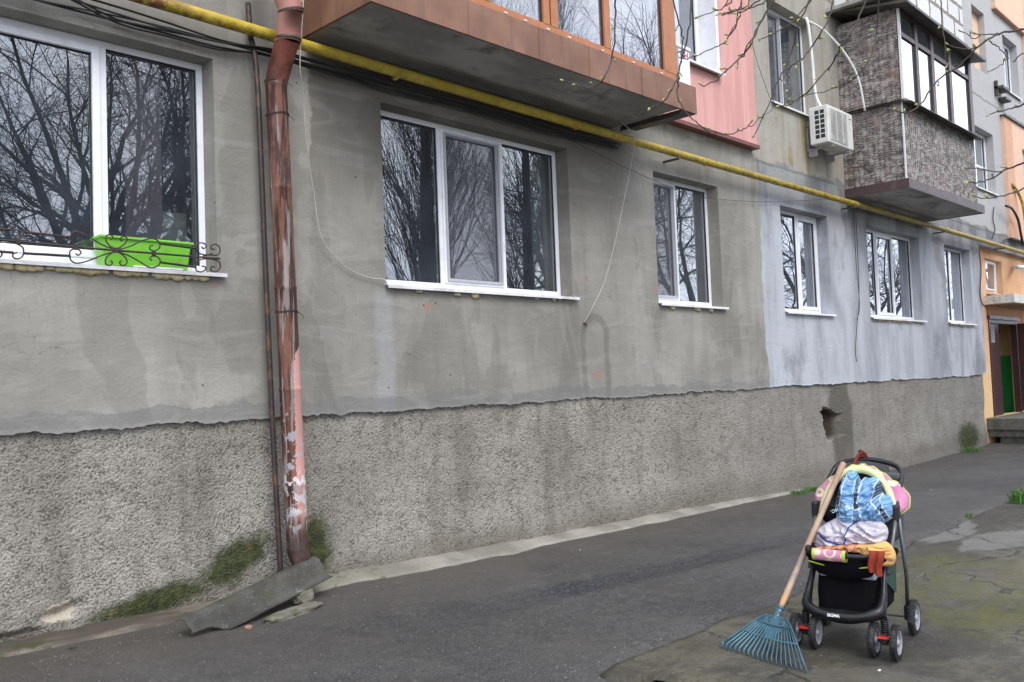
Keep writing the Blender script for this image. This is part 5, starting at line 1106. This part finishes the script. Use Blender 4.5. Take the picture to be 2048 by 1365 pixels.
# ---------------------------------------------------------------- leaf rake leaning on the pushchair
rk = empty('leaf_rake', (4.6, 2.57, 0), 'blue-green plastic leaf rake with a wooden handle leaning on the pushchair', 'rake')
T0, T1 = Vector((4.65,2.90,.03)), Vector((4.505,2.255,.03)); es = (T1-T0).normalized(); mid = (T0+T1)/2; apex = Vector((4.865,2.625,.190))
et = mid-apex; LH = et.length; et.normalize(); en = es.cross(et); en = (en if en.z > 0 else -en).normalized()
def RKP(s_, t, h=0): return apex+es*s_+et*(t*LH)+en*h
RKM = (lambda m: m.pbr(m.mix(m.mr(m.noise(9,4),.35,.65), (.045,.115,.15), (.065,.155,.195)), .42, 0, m.bump(m.noise(90,3),.3,.003)))(M('blue_green_rake_plastic'))
HB = .300
def wid(t): return HB*(.25+.75*t)
def arcb(t, u): return t-.055*(u*u)+.04          # the bars bow towards the tips in the middle
head = MB()
def bar(t, hw, r, n=24, nm='cross_bar'):
    MB().tube([RKP(hw*u, arcb(t,u), .006) for u in np.linspace(-1,1,n)], r, 6).build(nm, RKM, rk, smooth=True)
t1, t2 = .24, .57
bar(t1, wid(t1)*1.0, .0042); bar(t2, wid(t2)*1.0, .0042)
NT = 19
for k in range(NT):
    u = -1+2*k/(NT-1); mb = MB(); pts = []
    for t in np.linspace(arcb(t1,u), .97, 7): pts.append(RKP(wid(t)*u, t, .004*(t-.3)))
    pts += [RKP(wid(1.0)*u, 1.01, -.004), RKP(wid(1.02)*u, 1.03, -.02), RKP(wid(1.02)*u, 1.02, -.042)]
    r = [.0072]*7+[.0068,.006,.004]
    mb.tube(pts, r, 6, flat=(.55,1.25)); o = mb.build('tine', RKM, rk, smooth=True)
# edge ribs
for s_ in (-1, 1): MB().tube([RKP(s_*wid(t)*.995 if t > .2 else s_*wid(.2)*(t/.2)**.5, t if t > .2 else t, .007) for t in (.06,.10,.15,.2,.3,.5,.7,.95)], .0042, 6).build('edge_rib', RKM, rk, smooth=True)
# solid crown: an arched plate with curved slots
mb = MB(); 
def plate(poly, th=.004):
    n = len(poly); b = len(mb.v); mb.v += [tuple(RKP(s, t, th/2)) for s, t in poly]+[tuple(RKP(s, t, -th/2)) for s, t in poly]
    mb.f.append(tuple(range(b, b+n))); mb.f.append(tuple(range(b+2*n-1, b+n-1, -1)))
    for i in range(n): j = (i+1) % n; mb.f.append((b+i, b+n+i, b+n+j, b+j))
def band(ra, rb, a0, a1, n=12):          # polar band about the socket
    ps = []
    for i in range(n+1): a = a0+(a1-a0)*i/n; ps.append((ra*sin(a), .30-ra*cos(a)/LH*1.0))
    for i in range(n, -1, -1): a = a0+(a1-a0)*i/n; ps.append((rb*sin(a), .30-rb*cos(a)/LH*1.0))
    for i in range(n):
        q = [ps[i], ps[i+1], ps[-2-i], ps[-1-i]]; plate(q)
w1 = wid(t1); 
def dome(u): return .02+.22*abs(u)**2.2
for i in range(24):
    u0, u1 = -1+i/12, -1+(i+1)/12
    for (fa, fb) in ((0,.22),(.42,.58),(.78,1.0)):
        f = lambda u, q: (w1*u*1.0, dome(u)+(arcb(t1,u)-dome(u))*q)
        plate([f(u0,fa), f(u1,fa), f(u1,fb), f(u0,fb)])
    if i % 6 in (0, 5) or 9 <= i <= 14:
        for (fa, fb) in ((.22,.42),(.58,.78)): plate([f(u0,fa), f(u1,fa), f(u1,fb), f(u0,fb)])
tng = [(-.075,.31),(-.06,.40),(-.035,.48),(-.030,.56),(-.015,.60),(0,.61),(.015,.60),(.030,.56),(.035,.48),(.06,.40),(.075,.31)]
plate(tng, .007); mb.build('crown', RKM, rk)
for k in range(NT):
    pass
bar(t2-.012, wid(t2), .0035, nm='cross_bar')
top = Vector((5.39, 2.41, 1.04)); hd = (top-RKP(0,.02,.02)).normalized(); s0 = RKP(0,.14,.016)
mb = MB(); hd2 = (s0-RKP(0,-.16,.052)).normalized()
sA = apex+Vector((0.005,0,.008)); 
mb.tube([sA-hd*.055, sA-hd*.05, sA+hd*.03, sA+hd*.032, sA+hd*.042], [.0185,.0185,.0200,.0245,.0245], 18); mb.build('socket', RKM, rk, smooth=False)
mb = MB()
for q in (-.02, .012): mb.tube([sA+hd*q+Vector((-.012,-.014,.006)), sA+hd*q+Vector((-.016,-.019,.010))], .0045, 8)
mb.build('screw', GT, rk)
def mat_wood():
    m = M('weathered_handle_wood'); X, Y, Z = m.xyz(); c = m.mix(m.mr(m.noise(1, 5, st=(9,9,5)), .35, .65), (.36,.235,.16), (.47,.33,.235))
    c = m.mix(m.mr(Z, .36, .27), c, (.55,.33,.16)); c = m.mix(m.op('MULTIPLY', m.mr(m.noise(14, 4, loc=(2,2,2)), .5, .62), m.mr(Z, .7, .4)), c, (.30,.25,.22)); c = m.mix(m.mr(Z, .975, .985, 0, .6), c, (.45,.26,.16))
    return m.pbr(c, .6, 0, m.bump(m.noise(1, 4, st=(60,60,8)), .3, .003))
hs = [0,.03,.06,.12,.3,.6,.9,.985,.995,1.0]; hr = [.015,.016,.0195,.0185,.0175,.0172,.0178,.0185,.0165,.011]; p0 = sA+hd*.035
MB().tube([p0.lerp(top, t) for t in hs], hr, 16).build('handle', mat_wood(), rk, smooth=True)
# ---------------------------------------------------------------- trees across the yard (seen mirrored in the panes)
BARK = simple('dark_bark', (.045,.038,.032), .95, var=.3, bump=.8, bd=.03)
TWG = simple('bare_twigs', (.05,.04,.033), .9, var=.2)
def grow(mb, p, d, L_, r, depth, rr, par, tw):
    n = 3 if depth > 0 else 2; pts = [p]; dd = d.copy(); nodes = []
    for i in range(n):
        dd = (dd+Vector((rr.gauss(0,par['wob']),rr.gauss(0,par['wob']),rr.gauss(0,par['wob'])+par['up'](depth)))).normalized(); pts.append(pts[-1]+dd*(L_/n)); nodes.append((pts[-1], dd.copy(), (i+1)/n))
    (tw if depth <= 2 else mb).tube(pts, [r*(1-.5*i/n) for i in range(n+1)], 3 if depth <= 2 else 6, cap=False)
    if depth == 0: return
    k = par['n'][depth] if depth < len(par['n']) else 4
    for j in range(k):
        q = rr.uniform(.25, 1.0) if j else 1.0; i = min(n-1, int(q*n)); a = pts[i].lerp(pts[i+1], q*n-i if q < 1 else 1); bd = (pts[i+1]-pts[i]).normalized()
        s = bd.orthogonal().normalized(); s = Matrix.Rotation(rr.uniform(0, 2*pi), 3, bd) @ s; an = radians(rr.uniform(*par['ang'])) if j else radians(12)
        grow(mb, a, (bd*cos(an)+s*sin(an)).normalized(), L_*rr.uniform(*par['len']), r*par['rad']*(1-.35*q if j else .8), depth-1, rr, par, tw)
def tree(kind, seed, loc, h, lab, lean=(0,0), group='bare trees across the yard'):
    rr = random.Random(seed); mb = MB(); tw = MB(); base = Vector((0,0,-.2))
    if kind == 'poplar':
        tk = [base+Vector((lean[0]*t*h, lean[1]*t*h, t*h)) for t in (0,.15,.4,.7,1)]; mb.tube(tk, [h*.018,h*.015,h*.011,h*.006,.02], 9)
        par = dict(wob=.06, up=lambda d: .12, n=[0,5,6], ang=(12,32), len=(.5,.75), rad=.55)
        for i in range(int(h*4.0)):
            t = rr.uniform(.10,.97); q = Vector((lean[0]*t*h, lean[1]*t*h, t*h)); a = rr.uniform(0, 2*pi); an = radians(rr.uniform(18,38)); L_ = h*.20*(1.05-t)**.5*rr.uniform(.7,1.2)
            grow(mb, q, Vector((cos(a)*sin(an), sin(a)*sin(an), cos(an))), L_, h*.0017*(1.1-t)+.006, 2, rr, par, tw)
    else:
        h0 = h*.28; tk = [base, Vector((.1,0,h0*.5)), Vector((lean[0]*h0, lean[1]*h0, h0))]; mb.tube(tk, [h*.026,h*.021,h*.019], 10, cap=False)
        par = dict(wob=.16, up=lambda d: -.02 if d == 0 else .05, n=[0,6,6,5,4], ang=(25,62), len=(.55,.8), rad=.5)
        for i in range(5):
            a = 2*pi*i/5+rr.uniform(-.4,.4); an = radians(rr.uniform(20,55)); grow(mb, tk[-1]-Vector((0,0,rr.uniform(0,.5))), Vector((cos(a)*sin(an)+lean[0], sin(a)*sin(an)+lean[1], cos(an))).normalized(), h*.30, h*.012, 4, rr, par, tw)
    o = empty('bare_tree', loc, lab, 'tree', group); 
    for m_ in (mb, tw): m_.v = [(v[0]+loc[0], v[1]+loc[1], v[2]+loc[2]) for v in m_.v]
    mb.build('trunk', BARK, o, smooth=True); tw.build('crown', TWG, o); return o
def again(src, loc, rz, sc_, lab):
    c = src.copy(); C.objects.link(c); c.location = loc; c.rotation_euler = (0,0,rz); c.scale = (sc_,)*3; c['label'] = lab
    for ch in src.children: d = ch.copy(); C.objects.link(d); d.parent = c
    return c
tA = tree('spread', 5, (9.0,-9.5,0), 13, 'wide bare tree mirrored in the left pane of the left window')
tB = tree('poplar', 8, (14.6,-12,0), 22, 'tall bare poplar mirrored in the right pane of the left window')
tC = tree('spread', 12, (18.2,-3.6,0), 12, 'bare tree with a thick leaning trunk mirrored in the three-light window', lean=(.12,.05))
tD = tree('poplar', 18, (19.5,-10,0), 20, 'bare poplar mirrored in the first light of the three-light window', lean=(.02,0))
again(tA, (26,-9,0), 2.1, 1.05, 'bare spreading tree mirrored in the two-light window')
again(tC, (36,-11,0), 1.1, 1.2, 'bare tree mirrored in the first window of the blue-grey wall')
again(tA, (46,-9,0), 4.0, 1.1, 'bare tree mirrored in the windows near the entrance')
again(tB, (24,-15,0), 1.0, 1.0, 'bare poplar between the middle trees across the yard')
again(tD, (31,-16,0), 2.0, 1.1, 'bare poplar standing behind the right-hand trees across the yard')
again(tC, (11.5,-6,0), 3.6, .85, 'smaller bare tree mirrored beside the balcony glazing')
again(tB, (5.5,-17,0), 3.0, .9, 'bare poplar farthest left across the yard')
again(tC, (7.5,-8.5,0), 4.4, 1.1, 'bare tree mirrored low in the left window behind the widest one')
again(tA, (12.5,-15,0), 2.6, 1.25, 'tall spreading tree mirrored behind the others in the left window')
again(tA, (58,-10,0), 5.2, 1.1, 'farthest bare tree of the row across the yard')
# ---------------------------------------------------------------- budding twigs hanging in front of the facade
LIMB = simple('young_bark', (.060,.042,.033), .8, var=.25, bump=.4); BUD = simple('green_bud', (.30,.34,.09), .6, var=.25)
bt = empty('budding_tree', (9.4,-1.6,0), 'budding tree whose thin twigs hang into the top right of the photo', 'tree')
def z6(l): return [(a/3.25+950, b/3.25) for a, b in l]
def z2(l): return [(a/3.033+1450, b/3.033) for a, b in l]
twigs = [(3.0, z6([(905,-60),(912,100),(905,250),(880,420),(840,510),(780,565),(700,570),(650,545),(590,530)]), 1.1),
 (3.2, z6([(1270,-60),(1340,200),(1350,300),(1330,430),(1320,560),(1325,660),(1400,760),(1480,830),(1550,860),(1640,875),(1720,855),(1790,820),(1860,765)]), 1.1),
 (2.9, z6([(1412,-60),(1385,200),(1345,380),(1310,520),(1260,620),(1200,680),(1145,700)]), 1.1), (3.1, z6([(1740,-60),(1700,150),(1640,250),(1580,300),(1450,360),(1360,390)]), 1),
 (2.8, z6([(1970,-50),(1850,160),(1800,280),(1740,360),(1640,450),(1560,530),(1475,565)]), 1.2), (3.0, z6([(1690,-60),(1670,0),(1600,60),(1475,105)]), 1), (3.0, z6([(1900,-60),(1850,0),(1760,60),(1600,90)]), 1),
 (2.9, z2([(320,-60),(240,90),(150,250),(100,340),(0,440)]), 1), (3.1, z2([(540,-60),(450,150),(400,320),(330,480),(270,620),(190,800)]), 1.2), (2.8, z2([(665,-60),(640,80),(590,190),(510,310),(440,380),(380,425),(378,530)]), 1),
 (3.0, z2([(560,-60),(500,30),(390,150),(240,230)]), 1), (2.9, z2([(880,-60),(800,130),(720,260),(640,400),(540,520),(440,610),(340,645)]), 1.3), (3.0, z2([(930,-60),(920,200),(880,350),(800,460),(650,545),(510,570)]), 1),
 (3.2, z2([(1295,-60),(1320,150),(1345,380)]), .9), (3.0, z2([(1900,165),(1814,180),(1670,205),(1530,290),(1420,400),(1290,490),(1200,620),(1110,690),(1040,670)]), 1.5), (3.0, z2([(1535,288),(1460,300),(1370,285)]), 1.1), (3.0, z2([(1670,205),(1570,215),(1500,235),(1460,200)]), .8),
 (3.0, z2([(1600,250),(1660,290),(1710,345),(1690,385),(1640,415)]), .8), (3.0, z2([(1900,300),(1814,330),(1760,362)]), 1), (2.9, z2([(1900,610),(1814,635),(1740,660),(1620,690)]), 1.2), (2.9, z2([(1900,960),(1814,990),(1700,1030),(1590,1100),(1490,1110)]), 1.3), (2.9, z2([(1710,1028),(1650,1045),(1500,1018)]), .9),
 (2.9, z2([(1900,1110),(1814,1140),(1660,1195),(1530,1200)]), 1.2), (3.1, z2([(170,-60),(130,40),(0,90)]), 1), (2.9, z2([(260,0),(180,40),(100,75),(0,90)]), 1), (3.0, z2([(0,30),(60,-60)]), .9),(3.0, z2([(100,0),(90,100),(20,220)]), .9)]
limb_pts = []; rr = random.Random(3)
def fnz(i, s): return float(vnoise(i*1.7, s*3.1, 7))-.5
for ti, (dist, l, th) in enumerate(twigs):
    pts = [DP(a, b, dist*(1+.05*fnz(i, ti))) for i, (a, b) in enumerate(l)]
    sp_ = spline(pts, 5); n = len(sp_); sp_ = [p+Vector((rr.gauss(0,.0018),rr.gauss(0,.0018),rr.gauss(0,.0018))) for p in sp_]
    b_ = MB().tube(sp_, [(.0027-.0013*i/n)*th for i in range(n)], 6).build('twig', LIMB, bt, smooth=True)
    mb = MB(); sb = MB(); step = .085; acc = 0; s_ = 1
    for i in range(2, n):
        acc += (sp_[i]-sp_[i-1]).length
        if acc > step or i == n-1:
            if i < n*.3 and rr.random() < .5: acc = 0; continue
            acc = 0; step = rr.uniform(.04,.12); d = (sp_[i]-sp_[i-1]).normalized(); s_ = -s_; side = (UP*rr.uniform(-.3,1)+RI*s_*.5).normalized(); k = (d*.8+side*.6).normalized() if i < n-1 else d
            L_ = rr.uniform(.008,.018); q = sp_[i]+k*L_
            sb.tube([sp_[i], q], [.0016,.0018], 5)
            for e in range(rr.choice((1,1,2))):
                kk = (k+Vector((rr.gauss(0,.3),rr.gauss(0,.3),rr.gauss(0,.3)))).normalized(); r = rr.uniform(.0028,.0045)
                mb.tube([q-kk*.002, q+kk*.003, q+kk*.008, q+kk*.013], [r*.5, r, r*.8, r*.15], 6)
    if sb.v: sb.build('spur', LIMB, b_, smooth=True)
    if mb.v: mb.build('bud', BUD, b_, smooth=True)
    if l[0][1] < 0 or l[0][0] > 2050: limb_pts.append((sp_[0], l[0][0]))
fork = Vector((8.2,.2,3.9)); br = MB()
Lm = spline([fork, DP(2330,60,3.6), DP(2150,-190,3.3), DP(1800,-260,3.2), DP(1400,-260,3.2), DP(1180,-240,3.1)], 8)
br.tube(Lm, [.06-.052*i/len(Lm) for i in range(len(Lm))], 8); 
L2 = spline([fork, DP(2500,500,3.6), DP(2230,330,3.2), DP(2120,240,3.1)], 6); br.tube(L2, [.035-.03*i/len(L2) for i in range(len(L2))], 8)
for p, px in limb_pts:
    q = min(Lm+L2, key=lambda v: (v-p).length); br.tube([q, q.lerp(p, .5)+Vector((0,0,.03)), p], [.007,.005,.0035], 6)
br.build('limb', BARK, bt, smooth=True)
MB().tube([(9.4,-1.6,-.1),(9.35,-1.5,1.2),(9.0,-.9,2.6),fork,(7.9,.5,5.2),(7.6,.3,7)], [.2,.16,.13,.09,.06,.03], 12).build('trunk', BARK, bt, smooth=True)
# ---------------------------------------------------------------- grass tufts and litter
GR = simple('spring_grass', (.06,.17,.018), .6, var=.35); 
def tuft(c, R, n, hgt, lab, seed):
    rr = random.Random(seed); mb = MB(); c = Vector(c)
    for i in range(n):
        a = rr.uniform(0, 2*pi); r = R*rr.random()**.6; p = c+Vector((r*cos(a), r*sin(a)*.7, 0)); h = hgt*rr.uniform(.4,1); a2 = rr.uniform(0, 2*pi); l = rr.uniform(.15,.7)*h; w_ = rr.uniform(.0025,.006); d = Vector((cos(a2), sin(a2), 0)); t = Vector((-d.y, d.x, 0))
        q = [p, p+d*l*.35+Vector((0,0,h*.6)), p+d*l+Vector((0,0,h*.9))]; mb.add([q[0]-t*w_, q[0]+t*w_, q[1]+t*w_*.8, q[1]-t*w_*.8, q[2]], [(0,1,2,3),(3,2,4)])
    o = mb.build('grass_tuft', GR); return tag(o, lab, 'grass tuft')
tuft((7.95*1.0+4.0,6.02,-.10), .16, 130, .07, 'small green grass tuft at the wall foot where the pale cement strip ends', 1)
tuft((12.45,6.05,-.12), .13, 110, .08, 'second small grass tuft at the wall foot, just right of the first', 2)
tuft((11.75,3.08,.0), .24, 380, .20, 'bright green grass clump cut by the right edge of the photo', 4)
tuft((10.3,3.25,.0), .06, 40, .05, 'tiny green tuft left of the bright clump on the asphalt edge', 5)
tuft((19.5,6.04,-.12), .28, 160, .13, 'short grass growing against the mossy plinth near the entrance', 6)
tuft((4.33,5.42,.03), .06, 60, .02, 'tiny mossy tuft on the asphalt right of the roofing sheet', 7)
rr = random.Random(11); WH = simple('pale_paper_litter', (.6,.58,.54), .8)
for i, (px, py, s_, lab) in enumerate(((1862,974,.035,'white scrap lying on the drive behind the pushchair'), (1716,0,0,''), (146,1325,.04,'dark flattened scrap near the lower left corner'), (1760,1353,.02,'small white scrap in front of the pushchair wheels'), (1160,1102,.016,'orange speck of litter on the drive near the pale strip'))):
    if not s_: continue
    d = ray(px, py); t = (0.0-CH)/d.z; p = Vector((0,0,CH))+d*t; zz = float(gz(p.x,p.y))+.012 if p.y > 3.3 else .03
    bm = bmesh.new(); bmesh.ops.create_grid(bm, x_segments=4, y_segments=4, size=s_/2)
    for v in bm.verts: v.co = Vector((p.x+v.co.x*1.3, p.y+v.co.y*.7, zz+rr.uniform(0,.006)))
    bmesh.ops.solidify(bm, geom=bm.faces[:], thickness=.001)
    tag(MB().frombm(bm).build('litter_scrap', WH if i != 2 else TIN), lab, 'litter')

# loose grit and crumbs on the drive and along the slab edge
rr = random.Random(77); gm_ = MB()
def pebble(x, y, z, r):
    a = rr.uniform(0, 6.28); q = [(x+r*cos(a+k*1.57)*rr.uniform(.7,1.2), y+r*sin(a+k*1.57)*rr.uniform(.7,1.2), z-.001) for k in range(4)]; q.append((x+rr.uniform(-.3,.3)*r, y+rr.uniform(-.3,.3)*r, z+r*rr.uniform(.5,1.0)))
    gm_.add(q, [(0,1,4),(1,2,4),(2,3,4),(3,0,4)])
def gheight(x, y): return float(gz(x, y))+(float(fbm(x*.9, y*1.6, 3, 61))-.5)*.022-.014*exp(-((y+.115*x-5.15)/.12)**2)*float(sstep(3.4,5,x)*sstep(10,7.6,x))
for i in range(3000):
    x = 1.8+11*rr.random()**1.5; k = rr.random()
    if k < .35: y = 6.0-.25*rr.random()**2-.05; y -= .2
    elif k < .62: y = 3.2+abs(rr.gauss(0,.09))+.05
    else: y = rr.uniform(3.3, 5.8)
    pebble(x, y, gheight(x, y), rr.uniform(.0016,.0048)*(1+.8*(rr.random() < .06)))
tag(gm_.build('grit', simple('pale_grit', (.19,.175,.155), .9, var=.5, sc=40)), kind='stuff')
